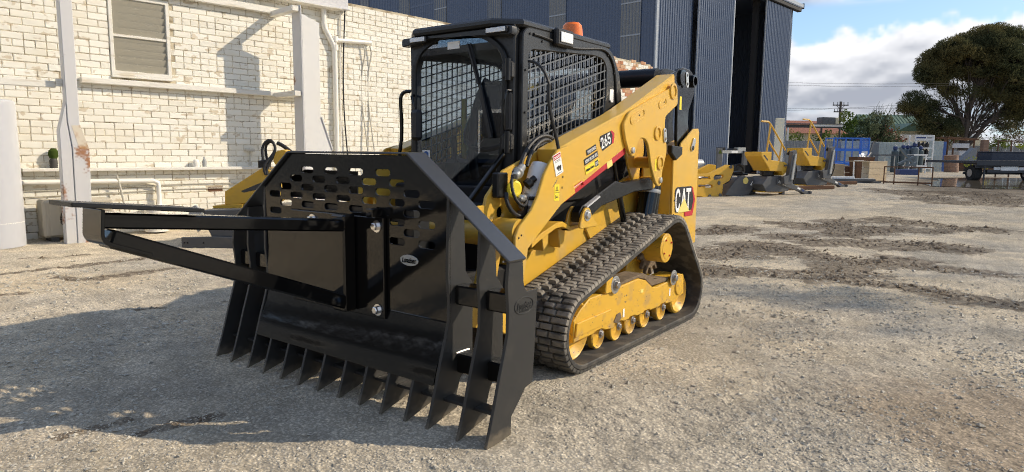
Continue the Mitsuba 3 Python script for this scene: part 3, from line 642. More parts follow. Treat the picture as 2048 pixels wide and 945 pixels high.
fence('boundary_fence', (53.4, 7.9), (55.4, 5.5), .25, 2.36, 'fence_sheet', 'pale green sheet fence behind the gas cylinders')
fence('boundary_fence', (55.9, 5.0), (56.55, 4.1), .25, 2.46, 'fence_sheet', 'short pale fence end panel beside the blue post')
fence('boundary_fence', (93, 8.5), (103, -5.5), .3, 2.72, 'fence_grey', 'long grey fence across the back of the yard')
solo('blue_post', blk(56.7, 4.05, .32, .10, .25, 2.42, .01), 'fence_blue', 'flat blue post at the end of the pale fence', 'post')
# pergola
PG = thing('pergola', 'open pergola with white posts and a dark beam behind the fence', 'pergola')
part(PG, 'beam', bar((54.6, 14.9, 3.62), (57.6, 10.95, 3.62), .12, .24), 'dark_fan'); part(PG, 'roof_edge', bar((54.6, 14.9, 3.80), (57.6, 10.95, 3.80), .5, .06), 'implement_grey')
part(PG, 'beam', bar((56.0, 12.9, 3.70), (57.6, 10.95, 3.70), .16, .18), 'label_white')
for x, y in ((55.0, 14.3), (56.5, 12.2), (57.35, 11.05)): part(PG, 'post', bar((x, y, ZG), (x, y, 3.5), .12, .12), 'label_white' if y > 14 else 'dark_fan')
# houses
def house(key, x, y, w, d, zw, zr, roofm, wallm, a, gable=False):
    part(key, 'wall', blk(x, y, w, d, ZG, zw, a=a), wallm, False)
    ca, sa = math.cos(math.radians(a)), math.sin(math.radians(a)); u = RT * ca + FW * sa; v = -RT * sa + FW * ca; o = np.array([x, y, 0.0])
    if gable: rf = prism([(-w / 2 - .3, zw), (w / 2 + .3, zw), (0, zr)], o - v * .3, u, ZUP, v, d + .6, 0)
    else: rf = prism([(-.4, zw), (d + .4, zw), (d / 2, zr)], o - u * (w / 2 + .4), v, ZUP, u, w + .8, 0)
    return part(key, 'roof', rf, roofm, False), u, v, o
RH = thing('red_roof_house', 'low house with a rusty red roof behind the pergola', 'house')
house(RH, 62.6, 15.2, 8.5, 6, 3.3, 4.55, 'roof_red', 'house_cream', 14)
AU = part(RH, 'roof_cooler', blk(62.3, 12.9, 1.15, .9, 4.0, 4.62, .04, 8), 'implement_grey'); part(AU, 'pale_side', blk(62.83, 12.35, .3, .8, 4.02, 4.60, .04, 8), 'house_cream')
GH = thing('green_roof_house', 'weatherboard house with a green iron roof left of the big tree', 'house')
rf, u_, v_, o_ = house(GH, 99.5, 11.2, 9.6, 6, 4.2, 6.8, 'roof_green', 'house_cream', 4)
for k in range(22): part(rf, 'roof_rib', prism([(-.4, 4.21), (-.4, 4.27), (3.0, 6.86), (3.0, 6.80)], o_ - u_ * (5.2 - .47 * k), v_, ZUP, u_, .06, 0), 'roof_green', False)
G2 = part(GH, 'porch', blk(90.9, 9.9, 3.0, 4, ZG, 4.35, a=0), 'house_cream', False)
part(G2, 'porch_roof', prism([(-1.8, 4.3), (1.8, 4.3), (0, 5.25)], np.array([90.9, 9.9, 0]) - FW * .4, RT, ZUP, FW, 5, 0), 'roof_green', False)
part(G2, 'porch_wall', blk(90.6, 9.8, 2.2, .3, ZG, 3.9, a=0), 'label_white', False)
FH = thing('far_house', 'small pale gabled house seen right of the tree trunk', 'house')
house(FH, 110, 4.6, 3.6, 5, 2.9, 4.3, 'house_cream', 'fence_sheet', 0, True)
# power poles and wires
PP = thing('power_pole', 'timber power pole with two crossarms beyond the red roof', 'power pole')
part(PP, 'pole', cyl((99.5, 19.28, ZG), (99.5, 19.28, 8.6), .16, 10), 'wood_pole')
for z, L in ((8.12, 2.1), (7.25, 1.7)):
    k = part(PP, 'crossarm', bar(np.array([99.5, 19.28, z]) - RT * L / 2, np.array([99.5, 19.28, z]) + RT * L / 2, .14, .14), 'wood_pole')
    for t in (-.46, -.2, .2, .46): part(k, 'insulator', cyl(np.array([99.5, 19.28, z + .07]) + RT * L * t, np.array([99.5, 19.28, z + .42]) + RT * L * t, .05, 8), 'fence_grey')
for s in (-1, 1): part(PP, 'brace', bar(np.array([99.5, 19.28, 7.5]), np.array([99.5, 19.28, 8.1]) + RT * .55 * s, .06, .06), 'wood_pole')
P3 = thing('power_pole', 'tiny distant power pole above the green roof', 'power pole')
part(P3, 'pole', cyl((161.7, 20.9, ZG), (161.7, 20.9, 10.6), .16, 8), 'wood_pole'); part(P3, 'crossarm', bar(np.array([161.7, 20.9, 9.9]) - RT * 1.2, np.array([161.7, 20.9, 9.9]) + RT * 1.2, .12, .12), 'wood_pole')
for a, b, sag, lab in (((94.1, 25, 7.6), (104, 10.0, 7.75), .1, 'lowest power line in the sky right of the shed'), ((90, 31, 7.0), (106, 7, 8.6), .2, 'power line rising towards the big tree'), ((62, 19.6, 7.95), (73, 4.6, 7.95), .15, 'upper of the two close power lines above the yard'), ((62, 19.7, 7.72), (73, 4.7, 7.74), .15, 'lower of the two close power lines above the yard')):
    a, b = np.array(a), np.array(b); m = (a + b) / 2 - ZUP * sag
    solo('power_line', tube([a, m, b], .018 if a[0] > 80 else .013, 5, step=2.0), 'wire_black', lab, 'power line', 'power lines')

# ---------------------------------------------------------------- trees
def leaves(centres, radii, n, size, seed, flat=.75, droop=0.0):
    r = np.random.default_rng(seed); P = []
    for c, q in zip(centres, radii):
        k = max(3, int(n * q ** 2)); d = r.normal(0, 1, (k, 3)); d /= np.linalg.norm(d, axis=1, keepdims=True)
        rad = q * r.uniform(.35, 1.12, (k, 1)) ** .6
        P.append(np.asarray(c) + d * rad * [1, 1, flat])
    P = np.vstack(P); k = len(P)
    a = r.normal(0, 1, (k, 3)); a[:, 2] -= droop; a /= np.linalg.norm(a, axis=1, keepdims=True)
    b = np.cross(a, r.normal(0, 1, (k, 3))); b /= np.linalg.norm(b, axis=1, keepdims=True)
    s = size * r.uniform(.6, 1.4, (k, 1))
    V = np.stack([P - b * s * .32, P + a * s * .5 , P + b * s * .32, P - a * s * .5], 1).reshape(-1, 3)
    f = np.array([[0, 1, 2], [0, 2, 3]])
    return tri(V, (f[None] + 4 * np.arange(k)[:, None, None]).reshape(-1, 3))
def limb(a, b, r0, r1, bend, rr):
    a, b = np.asarray(a, float), np.asarray(b, float); L = np.linalg.norm(b - a)
    m1, m2 = a + (b - a) * .35 + rr.normal(0, bend * L, 3), a + (b - a) * .7 + rr.normal(0, bend * L, 3) + ZUP * .03 * L
    return tube([a, m1, m2, b], (r0, r1), 7, step=.35) if L > 1.4 else tube([a, b], (r0, r1), 5, False)
tr = np.random.default_rng(77)
BT = thing('she_oak', 'large dark spreading tree with bare forked limbs at the right', 'tree')
base = np.array([84.8, 4.45, ZG]); X = lambda r_, f_, z_: base + RT * r_ * .94 + FW * f_ + ZUP * (z_ - ZG)
# crown lobes: across, deep, height, radius
LOBES = [(1.2, 0, 13.2, 1.35), (3.0, .6, 13.6, 1.3), (4.6, -.4, 12.9, 1.5), (-.6, .4, 12.4, 1.4), (-2.3, -.4, 11.9, 1.35), (-3.6, .5, 11.1, 1.2), (-4.4, -.2, 10.0, 1.1), (-3.0, .8, 10.2, 1.3), (-1.2, -1, 11.2, 1.3), (.8, 1.2, 11.8, 1.5), (2.6, -1.2, 11.6, 1.5), (4.4, 1.0, 11.0, 1.5), (6.0, .2, 11.3, 1.5), (6.6, -.6, 9.6, 1.4), (5.2, .8, 9.0, 1.3), (7.4, .6, 7.9, 1.3), (5.9, -.8, 7.3, 1.2), (3.6, -1.4, 9.6, 1.0), (2.4, 1.0, 10.4, 1.0), (-4.0, -.4, 8.6, .8), (-5.6, .2, 6.9, .95), (-6.2, -.3, 6.2, .85), (-5.0, .3, 5.7, .85), (-4.2, -.4, 5.0, .8), (-3.2, .3, 4.3, .95), (-2.2, -.3, 3.9, .95), (-1.6, .4, 4.8, .7), (-3.6, .2, 6.6, .5), (7.6, -.2, 6.2, 1.1), (6.4, .5, 5.4, .9), (2.9, -.3, 7.5, .8), (3.6, .5, 6.9, .7), (4.6, -.3, 6.2, .7), (1.9, .6, 8.2, .7), (-1.9, .2, 8.5, .55), (8.6, .3, 10.0, 1.4), (8.9, -.3, 8.4, 1.3), (8.4, .4, 12.0, 1.2), (0, -.4, 9.6, .6), (-1.5, .3, 10.4, 1.2), (.6, .5, 10.6, 1.3), (2.0, .2, 9.4, 1.2), (3.2, .4, 10.5, 1.3), (4.5, 0, 9.8, 1.2), (5.6, .4, 10.2, 1.3), (4.4, .3, 8.2, 1.0), (-3.2, .1, 9.2, .9), (1.6, -.5, 12.4, 1.3), (3.6, .3, 12.2, 1.4), (-1.6, .4, 12.0, 1.2), (-.4, -.6, 11.2, 1.2), (5.0, .2, 5.3, .9), (6.9, .3, 8.8, 1.2), (.8, .2, 9.4, .8), (-5.2, -.2, 9.2, .6), (-2.6, .2, 11.0, 1.2)]
tw = [limb(X(0, 0, ZG - .2), X(.15, 0, 3.0), .55, .47, .01, tr), limb(X(.1, 0, 2.6), X(.2, 0, 5.2), .40, .34, .02, tr), limb(X(.25, 0, 2.4), X(3.2, -.2, 5.6), .26, .17, .03, tr), limb(X(.2, 0, 5.0), X(.9, 0, 8.6), .28, .17, .03, tr), limb(X(.1, 0, 4.7), X(-2.2, .1, 7.6), .2, .12, .05, tr), limb(X(3.1, -.2, 5.5), X(5.6, .1, 8.0), .2, .12, .04, tr), limb(X(2.6, -.2, 5.0), X(6.2, -.2, 6.2), .15, .09, .04, tr)]
forks = [X(.2, 0, 5.2), X(.9, 0, 8.6), X(-2.2, .1, 7.6), X(5.6, .1, 8.0), X(6.2, -.2, 6.2), X(3.2, -.2, 5.6), X(.15, 0, 4.0), X(.5, 0, 7)]
cs, rs = [], []
for a, f, z, q in LOBES:
    c = X(a, f, z); src = min(forks, key=lambda p: np.linalg.norm(p - c) + (3 if p[2] > c[2] else 0))
    tw.append(limb(src, c, .10, .035, .06, tr))
    for _ in range(11):
        e = c + tr.normal(0, q * .55, 3); tw.append(limb(src + (c - src) * tr.uniform(.5, .95), e, .035, .012, .06, tr))
    for _ in range(26):
        cs.append(c + tr.normal(0, q * .62, 3) * [1, 1, .75]); rs.append(q * tr.uniform(.16, .36))
SPARSE = [(-2.2, 0, 7.3, 1.0), (-1.2, .3, 6.2, .8), (1.9, 0, 7.2, .9), (3.6, .2, 6.2, .9), (5.2, 0, 7.0, 1.0), (-.6, -.3, 7.8, .9), (2.6, .3, 5.4, .6), (-3.6, 0, 5.6, .6), (6.4, .3, 4.6, .9), (4.6, 0, 4.2, .8), (-2.6, .4, 3.2, .8)]
for a, f, z, q in LOBES:
    c = X(a, f, z); h = tr.uniform(3.2, 5.4); src = X(.12 + (1.6 if a > 2.5 else 0) * (h - 2.6) / 2.4, 0, h)
    if c[2] > src[2] + .5: tw.append(limb(src, src + (c - src) * .97, .075, .02, .05, tr))
for a, f, z, q in SPARSE:
    c = X(a, f, z); src = min(forks, key=lambda p: np.linalg.norm(p - c))
    for _ in range(10): tw.append(limb(src + (c - src) * tr.uniform(.2, .8), c + tr.normal(0, q * .6, 3), .03, .008, .06, tr))
part(BT, 'trunk', MB(*tw), 'bark', 40)
def needles(lobes, n, seed):
    r = np.random.default_rng(seed); P, A = [], []
    for a, f, z, q in lobes:
        c = X(a, f, z); k = int(n * q ** 2.2)
        d = r.normal(0, 1, (k, 3)); d /= np.linalg.norm(d, axis=1, keepdims=True)
        pos = c + d * (q * (1.5 if z > 8 else 1.75) * r.uniform(.02, 1, (k, 1)) ** .55) * [1, 1, .82]
        keep = meshkit.fbm(pos * 1.1 + 3, 4, 4) + .12 * d[:, 2] > r.uniform(.42, .60, k)
        P.append(pos[keep]); A.append(d[keep])
    P, A = np.vstack(P), np.vstack(A); k = len(P)
    a = A * .7 + r.normal(0, .6, (k, 3)); a[:, 2] += .25; a /= np.linalg.norm(a, axis=1, keepdims=True)
    b = np.cross(a, r.normal(0, 1, (k, 3))); b /= np.linalg.norm(b, axis=1, keepdims=True); s = r.uniform(.14, .36, (k, 1))
    V = np.stack([P - b * s * .11, P + a * s * .6, P + b * s * .11, P - a * s * .5], 1).reshape(-1, 3); f = np.array([[0, 1, 2], [0, 2, 3]])
    return tri(V, (f[None] + 4 * np.arange(k)[:, None, None]).reshape(-1, 3))
part(BT, 'crown', MB(needles(LOBES, 8500, 3), needles(SPARSE, 2600, 5)).mesh(), 'leaf_tree', False, kind='stuff')
def shrub(name, lab, x, y, blobs, n, size, mt, seed, cat='bush', flat=.9, stems=True, group=None):
    k = thing(name, lab, cat, group); o = np.array([x, y, 0.0]); r = np.random.default_rng(seed)
    cc, rr2, st = [], [], []
    for a, f, z, q in blobs:
        c = o + RT * a + FW * f + ZUP * z
        for _ in range(6): cc.append(c + r.normal(0, q * .5, 3)); rr2.append(q * r.uniform(.4, .7))
        st.append(limb(o + RT * a * .3 + ZUP * (ZG - .1), c, .05, .02, .05, r))
    part(k, 'stem', MB(*st), 'bark', 40); part(k, 'foliage', leaves(cc, rr2, n, size, seed, flat), mt, False, kind='stuff')
    return k
k = shrub('wattle_bush', 'tall grey green bush behind the blue cage', 61.5, 9.4, [(-1.1, 0, 2.6, 1.0), (.2, .2, 3.3, 1.15), (1.1, 0, 2.8, 1.0), (.5, .3, 4.2, .9), (-.5, 0, 3.9, .9), (1.0, .1, 3.8, .7), (1.6, .2, 2.4, .8), (-1.6, .1, 2.3, .8)], 420, .16, 'leaf_bush', 21)
rw = np.random.default_rng(8)
part(k, 'shoot', MB(*[limb(np.array([61.5, 9.4, 2.9]) + RT * rw.uniform(-.6, 1.0), np.array([61.5, 9.4, 4.6 + rw.uniform(0, 1.2)]) + RT * rw.uniform(-.2, 1.7), .03, .01, .03, rw) for _ in range(26)]), 'leaf_bush', 40, kind='stuff')
shrub('round_bush', 'rounded green bush behind the roof cooler', 69.2, 12.5, [(-.6, 0, 3.9, .9), (.6, .2, 4.1, 1.0), (0, 0, 3.2, 1.0)], 300, .2, 'leaf_green', 22)
shrub('hedge_bush', 'leafy green bush under the left of the pergola', 57.8, 14.8, [(-1, 0, 2.2, .8), (0, .2, 2.4, .8), (.9, 0, 2.2, .7)], 260, .16, 'leaf_green', 23)
shrub('hedge_bush', 'leafy green bush under the right of the pergola', 59.8, 12.6, [(-.8, 0, 2.5, .7), (.2, .2, 2.7, .8), (1.2, 0, 2.4, .7)], 260, .16, 'leaf_green', 24)
shrub('red_tree', 'rusty red leaved small tree beside the green roof', 68.8, 9.2, [(-.9, 0, 3.0, .75), (0, .2, 3.3, .8), (.7, 0, 3.0, .7), (-.3, 0, 2.4, .8), (1.0, 0, 2.4, .6)], 330, .17, 'leaf_red', 25, 'tree')
shrub('back_trees', 'bare grey brown trees along the back fence', 112, 2.5, [(-9, 0, 3.5, 1.6), (-7, 1, 4.2, 1.8), (-4.5, 0, 3.4, 1.5), (-2, 1, 4.8, 1.9), (0.5, 0, 4.2, 1.9), (3, 1, 5.4, 2.0), (5, 0, 4.4, 1.9), (8, 1, 5.2, 2.1), (10, 0, 4.4, 2)], 130, .22, 'leaf_grey', 26, 'trees')
shrub('lime_bush', 'bright lime green bush above the back fence', 90.6, -.6, [(-.3, 0, 2.5, .5), (.5, 0, 2.6, .5)], 420, .14, 'leaf_lime', 27)
shrub('low_bush', 'dark green bush left of the lime green one', 92.5, 1.6, [(-.6, 0, 2.6, .7), (.5, 0, 3.0, .8)], 330, .16, 'leaf_green', 28)
shrub('fence_shrub', 'brown shrubs behind the drum and the pale fence', 70.5, 4.0, [(-1.4, 0, 1.5, .7), (-.4, 0, 1.8, .7), (2.2, .2, 1.4, .6)], 330, .13, 'leaf_grey', 29)

# ---------------------------------------------------------------- outside the frame: what the paint and glass reflect and what shades the yard
OS = thing('workshop_building', 'long low grey workshop behind the photographer', 'building')
part(OS, 'wall', box(-13, -9, -14, 22, -.1, 4.2), 'fence_grey'); part(OS, 'roof', pyz([(-14.6, 4.2), (22.6, 4.2), (22.6, 4.4), (-14.6, 4.4)], -13.6, -8.2, 0), 'implement_grey')
for i in range(6):
    k = part(OS, 'window', box(-9.0, -8.95, -11 + 5.5 * i, -9 + 5.5 * i, 1.2, 2.6), 'label_white'); part(k, 'pane', box(-8.949, -8.93, -10.9 + 5.5 * i, -9.1 + 5.5 * i, 1.3, 2.5), 'dark_fan')
shrub('shade_tree', 'tall tree standing to the right of the yard', 21.5, -16.0, [(-2.6, .6, 13.9, .42), (-1.5, .2, 13.6, .5), (-.3, 0, 13.9, .5), (.9, -.1, 13.6, .45), (2.2, -.5, 13.9, .5), (3.4, -.8, 13.7, .42), (.4, -.9, 14.6, .35), (2.9, -1.1, 14.7, .35)], 150, .2, 'leaf_green', 41, 'tree')
# ---------------------------------------------------------------- stick rake on the loader's front
RK = thing('stick_rake', 'glossy black stick rake with slotted guard and long pusher bar on the loader front', 'rake')
PROF = [(2.257, -.004), (2.289, .084), (2.325, .2), (2.357, .311), (2.395, .43), (2.417, .51), (2.420, .62), (2.408, .74), (2.42, .852)]
YL = [1.826, 1.997, 2.196, 2.351, 2.526, 2.698, 2.87, 3.052, 3.226, 3.397, 3.576, 3.739, 3.931, 4.105]
def cap_z(y): return min(1.333, 0.852 + 0.742 * min(y - 1.815, 4.115 - y))
for i, y in enumerate(YL):
    t = 0.018
    if i in (0, 13):
        poly = PROF + [(2.527, .852), (2.533, .751), (2.543, .712), (2.563, .692), (2.651, .69), (2.637, .425), (2.62, .225), (2.559, .212), (2.5, .15), (2.447, .1), (2.447, .012)]
    elif i in (1, 2, 11, 12):
        poly = PROF[:-1] + [(2.42, cap_z(y) - .004), (2.527, cap_z(y) - .004), (2.545, .75), (2.60, .68), (2.60, .30), (2.545, .255), (2.50, .19), (2.475, .12), (2.48, .05)]
    else:
        poly = PROF[:3] + [(2.334, .238), (2.40, .27), (2.50, .27), (2.53, .19), (2.46, .05)]
    side = 'black_plate'
    part(RK, 'tooth', pxz(poly, y - t / 2, y + t / 2, .002), side, 25, label='end tooth plate with a raised oval badge' if i == 0 else None)
# guard panel with staggered slots
holes = []
for r in range(8):
    zc = 1.237 - .0508 * r
    for k in range(-12, 13):
        yc = 2.662 + .214 * k - (.106 if r % 2 else 0)
        if 2.19 + .085 < yc < 3.745 - .085 and zc < cap_z(yc - .06) - .05 and zc < cap_z(yc + .06) - .05 and not (zc < 1.03 and 2.60 < yc < 3.33) and not (zc < .95 and yc > 3):
            holes.append(slot(yc, zc, .118, .037))
guard = [(2.187, .50), (3.748, .50), (3.748, cap_z(3.748) - .003), (3.46, 1.330), (2.46, 1.330), (2.187, cap_z(2.187) - .003)]
part(RK, 'guard_panel', pyz(guard, 2.421, 2.433, .0015, holes), 'black_paint', 25, label='slotted guard panel')
fp = np.array([(2.4235, .503), (2.4175, .48), (2.395, .40), (2.357, .311), (2.335, .25), (2.323, .2)])
fr = fp + [.012, .002]
cuts = np.array_split(np.arange(len(fp)), 1)[0]
part(RK, 'face_plate', pxz(np.vstack([fp, fr[::-1]]), 2.209, 3.727, .0015), 'black_paint', 20)
part(RK, 'weld_seam', tube([(2.4235, 2.21, .503), (2.4235, 3.0, .504), (2.4235, 3.72, .502)], .005, 6), 'black_paint')
# folded cap along the top
def strip(y0, z0, y1, z1): return prism([(0, 0), (0, .012), (1e-9 + math.hypot(y1 - y0, z1 - z0), .012), (math.hypot(y1 - y0, z1 - z0), 0)], (2.398, y0, z0), unit((0, y1 - y0, z1 - z0)), unit((0, -(z1 - z0), y1 - y0)), (1, 0, 0), .136, .003)
part(RK, 'cap_plate', strip(2.462, 1.334, 3.458, 1.334), 'cap_paint')
part(RK, 'cap_plate', strip(1.808, .849, 2.4605, 1.3335), 'cap_paint')
part(RK, 'cap_plate', strip(3.4595, 1.3335, 4.122, .849), 'cap_paint')
# cross members between the end plates
for ya, yb in ((1.836, 1.987), (2.007, 2.186), (3.749, 3.921), (3.941, 4.095)):
    part(RK, 'cross_tube', box(2.455, 2.555, ya, yb, .592, .69, .008), 'black_paint')
    part(RK, 'cross_tube', box(2.47, 2.57, ya, yb, .235, .335, .008), 'black_paint')
    part(RK, 'tie_bar', box(2.375, 2.455, ya, yb, .112, .128, .002), 'black_plate')
for i in range(2, 11):
    part(RK, 'tie_bar', box(2.375, 2.455, YL[i] + .01, YL[i + 1] - .01, .112, .128, .002), 'black_plate')
part(RK, 'back_frame', MB(box(2.434, 2.53, 2.24, 3.69, .30, .40, .006), box(2.434, 2.56, 2.45, 2.57, .40, 1.0, .006), box(2.434, 2.56, 3.35, 3.47, .40, 1.0, .006), box(2.434, 2.56, 2.45, 3.47, .98, 1.05, .006)), 'black_satin')
part(RK, 'back_plate', pyz([(2.98, 1.06), (3.70, 1.06), (3.70, 1.155), (3.46, 1.235), (2.98, 1.235)], 2.52, 2.53, .002), 'black_satin')
part(RK, 'coupler_plate', MB(box(2.562, 2.60, 2.40, 3.52, .38, .90, .006)), 'black_satin')
# bolted mounting plate and pusher frame
part(RK, 'mounting_plate', pyz([(2.635, .455), (3.44, .455), (3.44, 1.0), (2.635, 1.0)], 2.396, 2.4195, .004), 'black_paint', 20)
for y, z in ((2.683, .953), (2.683, .50), (3.23, .953), (3.23, .50)):
    part(RK, 'bolt', bolt((2.396, y, z), (-1, 0, 0), .021, .026), 'chrome')
part(RK, 'bolt_block', box(2.345, 2.4195, 2.66, 2.71, 1.004, 1.05, .004), 'black_paint')
part(RK, 'mounting_post', box(2.31, 2.3955, 2.85, 2.96, .475, 1.008, .01), 'black_paint')
part(RK, 'pusher_beam', bar((1.12, 2.905, 1.068), (2.345, 2.905, .9475), .108, .064, b=.008), 'black_paint', label='upper pusher beam')
part(RK, 'pusher_beam', bar((1.16, 2.905, .992), (2.33, 2.905, .528), .108, .076, b=.008), 'black_paint', label='sloping lower pusher beam')
rise = -.104
hp = [(1.008, 1.148), (1.52, 1.094), (1.52, 1.076), (1.008, 1.130)]
part(RK, 'pusher_plate', pxz(hp, 2.80, 3.02, .003), 'black_satin', label='thick flat plate on top of the pusher tip')
nose = rounded([(1.118, 1.115), (1.110, 1.0), (1.125, .972), (1.30, .907), (1.305, .919), (1.137, .985), (1.124, 1.005), (1.132, 1.113)], .02, 4)
part(RK, 'pusher_nose', pxz(nose, 2.825, 3.0, .002), 'black_paint', 25)
part(RK, 'weld_seam', tube([(1.19, 2.846, .955), (1.25, 2.845, .932), (1.30, 2.846, .913)], .007, 6), 'black_paint')
part(RK, 'weld_bead', tube([(2.40, 1.838, .852), (2.46, 1.8385, .8515), (2.525, 1.838, .852)], .005, 6), 'steel')
for y_ in (2.007, 2.186):
    part(RK, 'weld_bead', tube([(2.47, y_, .336), (2.52, y_ + .001, .337), (2.568, y_, .336)], .006, 6), 'steel')
# badges
BAD = part(RK, 'badge', pxz(circle(0, 0, 1, 28) * [.078, .043] + [2.54, .627], 1.8135, 1.8168, .001, [circle(0, 0, 1, 28) * [.071, .037] + [2.54, .627]]), 'black_plate')
part(BAD, 'lettering', write('Londsec', (2.482, 1.8168, .608), (1, 0, .02), (0, 0, 1), .034, .115, .003, True, .25), 'black_plate', False)
part(BAD, 'lettering_line', write('ENGINEERING', (2.505, 1.8168, .597), (1, 0, .02), (0, 0, 1), .007, .075, .002, True), 'black_plate', False)
BAD = part(RK, 'badge', pyz(circle(0, 0, 1, 28) * [.066, .029] + [2.466, .79], 2.4175, 2.4209, .001), 'implement_pale')
part(BAD, 'lettering', write('Londsec', (2.4175, 2.515, .778), (0, -1, 0), (0, 0, 1), .024, .098, .003, True, .25), 'black_paint', False)
# ---------------------------------------------------------------- compact track loader
LD = thing('track_loader', 'yellow and black tracked loader with a meshed cab and orange roof beacon', 'loader')
YC = 2.962
def mir(m):
    m = m.mesh() if isinstance(m, MB) else m.copy()
    v = m.vertices.copy(); v[:, 1] = 2 * YC - v[:, 1]; return tri(v, m.faces[:, ::-1])

# ---- tracks
def track_path(off):
    pts = []
    for x, z, r in ((3.50, .252, .225), (4.84, .60, .25), (5.20, .242, .215)): pts.append(circle(x, z, r + off, 72))
    h = np.asarray(Polygon(np.vstack(pts)).convex_hull.exterior.coords)[:-1] if False else np.asarray(__import__('shapely').MultiPoint(np.vstack(pts)).convex_hull.exterior.coords)[:-1]
    return ccw(h)
def resample(p, step):
    q = np.vstack([p, p[:1]]); s = np.r_[0, np.cumsum(np.linalg.norm(np.diff(q, axis=0), axis=1))]
    n = int(round(s[-1] / step)); t = np.arange(n) / n * s[-1]
    return np.column_stack([np.interp(t, s, q[:, k]) for k in (0, 1)])
def band(y0, y1):
    po, pi = resample(track_path(.006), .03), None
    m = len(po); nx = np.roll(po, -1, 0) - np.roll(po, 1, 0); nx /= np.linalg.norm(nx, axis=1, keepdims=True); nout = np.column_stack([nx[:, 1], -nx[:, 0]])
    prof = [(-.028, .006), (-.022, 0), (-.002, 0), (.004, .008), (.004, y1 - y0 - .008), (-.002, y1 - y0), (-.022, y1 - y0), (-.028, y1 - y0 - .006)]
    V = np.stack([np.column_stack([po[:, 0] + nout[:, 0] * o, np.full(m, y0 + y), po[:, 1] + nout[:, 1] * o]) for o, y in prof], 1)
    k = len(prof); i, j = np.meshgrid(np.arange(m), np.arange(k), indexing='ij'); i2, j2 = (i + 1) % m, (j + 1) % k
    q = np.stack([i * k + j, i2 * k + j, i2 * k + j2, i * k + j2], -1).reshape(-1, 4)
    return tri(V.reshape(-1, 3), np.vstack([q[:, [0, 1, 2]], q[:, [0, 2, 3]]]))
def lug_mesh(w):
    a, h, c = .0188, .027, .005
    b = [(-a, 0, 0), (a, 0, 0), (a, w, 0), (-a, w, 0), (-a + .002, .004, h - c), (a - .002, .004, h - c), (a - .002, w - .004, h - c), (-a + .002, w - .004, h - c), (-a + c, .004 + 2 * c, h), (a - c, .004 + 2 * c, h), (a - c, w - .004 - 2 * c, h), (-a + c, w - .004 - 2 * c, h)]
    return hull(b)
ROWS = ([(.0, .118), (.124, .205), (.262, .338), (.344, .43)], [(.0, .092), (.098, .186), (.192, .238), (.312, .43)])
LUG = {}
for rr in ROWS:
    for a, b in rr:
        k = round(b - a, 3)
        if k not in LUG: LUG[k] = (moved(lug_mesh(k), 'rubber_lug'), lug_mesh(k))
near_stuff, far_stuff = [], []
TR = part(LD, 'track', band(2.025, 2.455), 'rubber_track', 40, label='ribbed rubber track on the near side')
TRF = part(LD, 'track', mir(band(2.025, 2.455)), 'rubber_track', 40)
pp = resample(track_path(.009), .0425)
for i in range(len(pp)):
    t = unit(pp[(i + 1) % len(pp)] - pp[i - 1]); no = np.array([t[1], -t[0]])
    for a, b in ROWS[i % 2]:
        k = round(b - a, 3); M = np.eye(4)
        M[:3, 0] = (t[0], 0, t[1]); M[:3, 1] = (0, 1, 0); M[:3, 2] = (no[0], 0, no[1]); M[:3, 3] = (pp[i][0], 2.025 + a, pp[i][1])
        if np.linalg.det(M[:3, :3]) < 0: M[:3, 0] *= -1
        front = (pp[i][0] < 3.6 and no[0] < .25 and pp[i][1] > .03) or (no[1] > .55 and pp[i][0] < 5.1)
        if front: scene[numbered(f'{TR}__lug')] = LUG[k][0](M)
        else: m = LUG[k][1].copy(); m.apply_transform(M); near_stuff.append(m)
        m = LUG[k][1].copy(); m.apply_transform(M); far_stuff.append(mir(m))
part(TR, 'lower_lugs', MB(*near_stuff), 'rubber_lug', 30, kind='stuff')
part(TRF, 'lugs', MB(*far_stuff), 'rubber_lug', 30, kind='stuff')
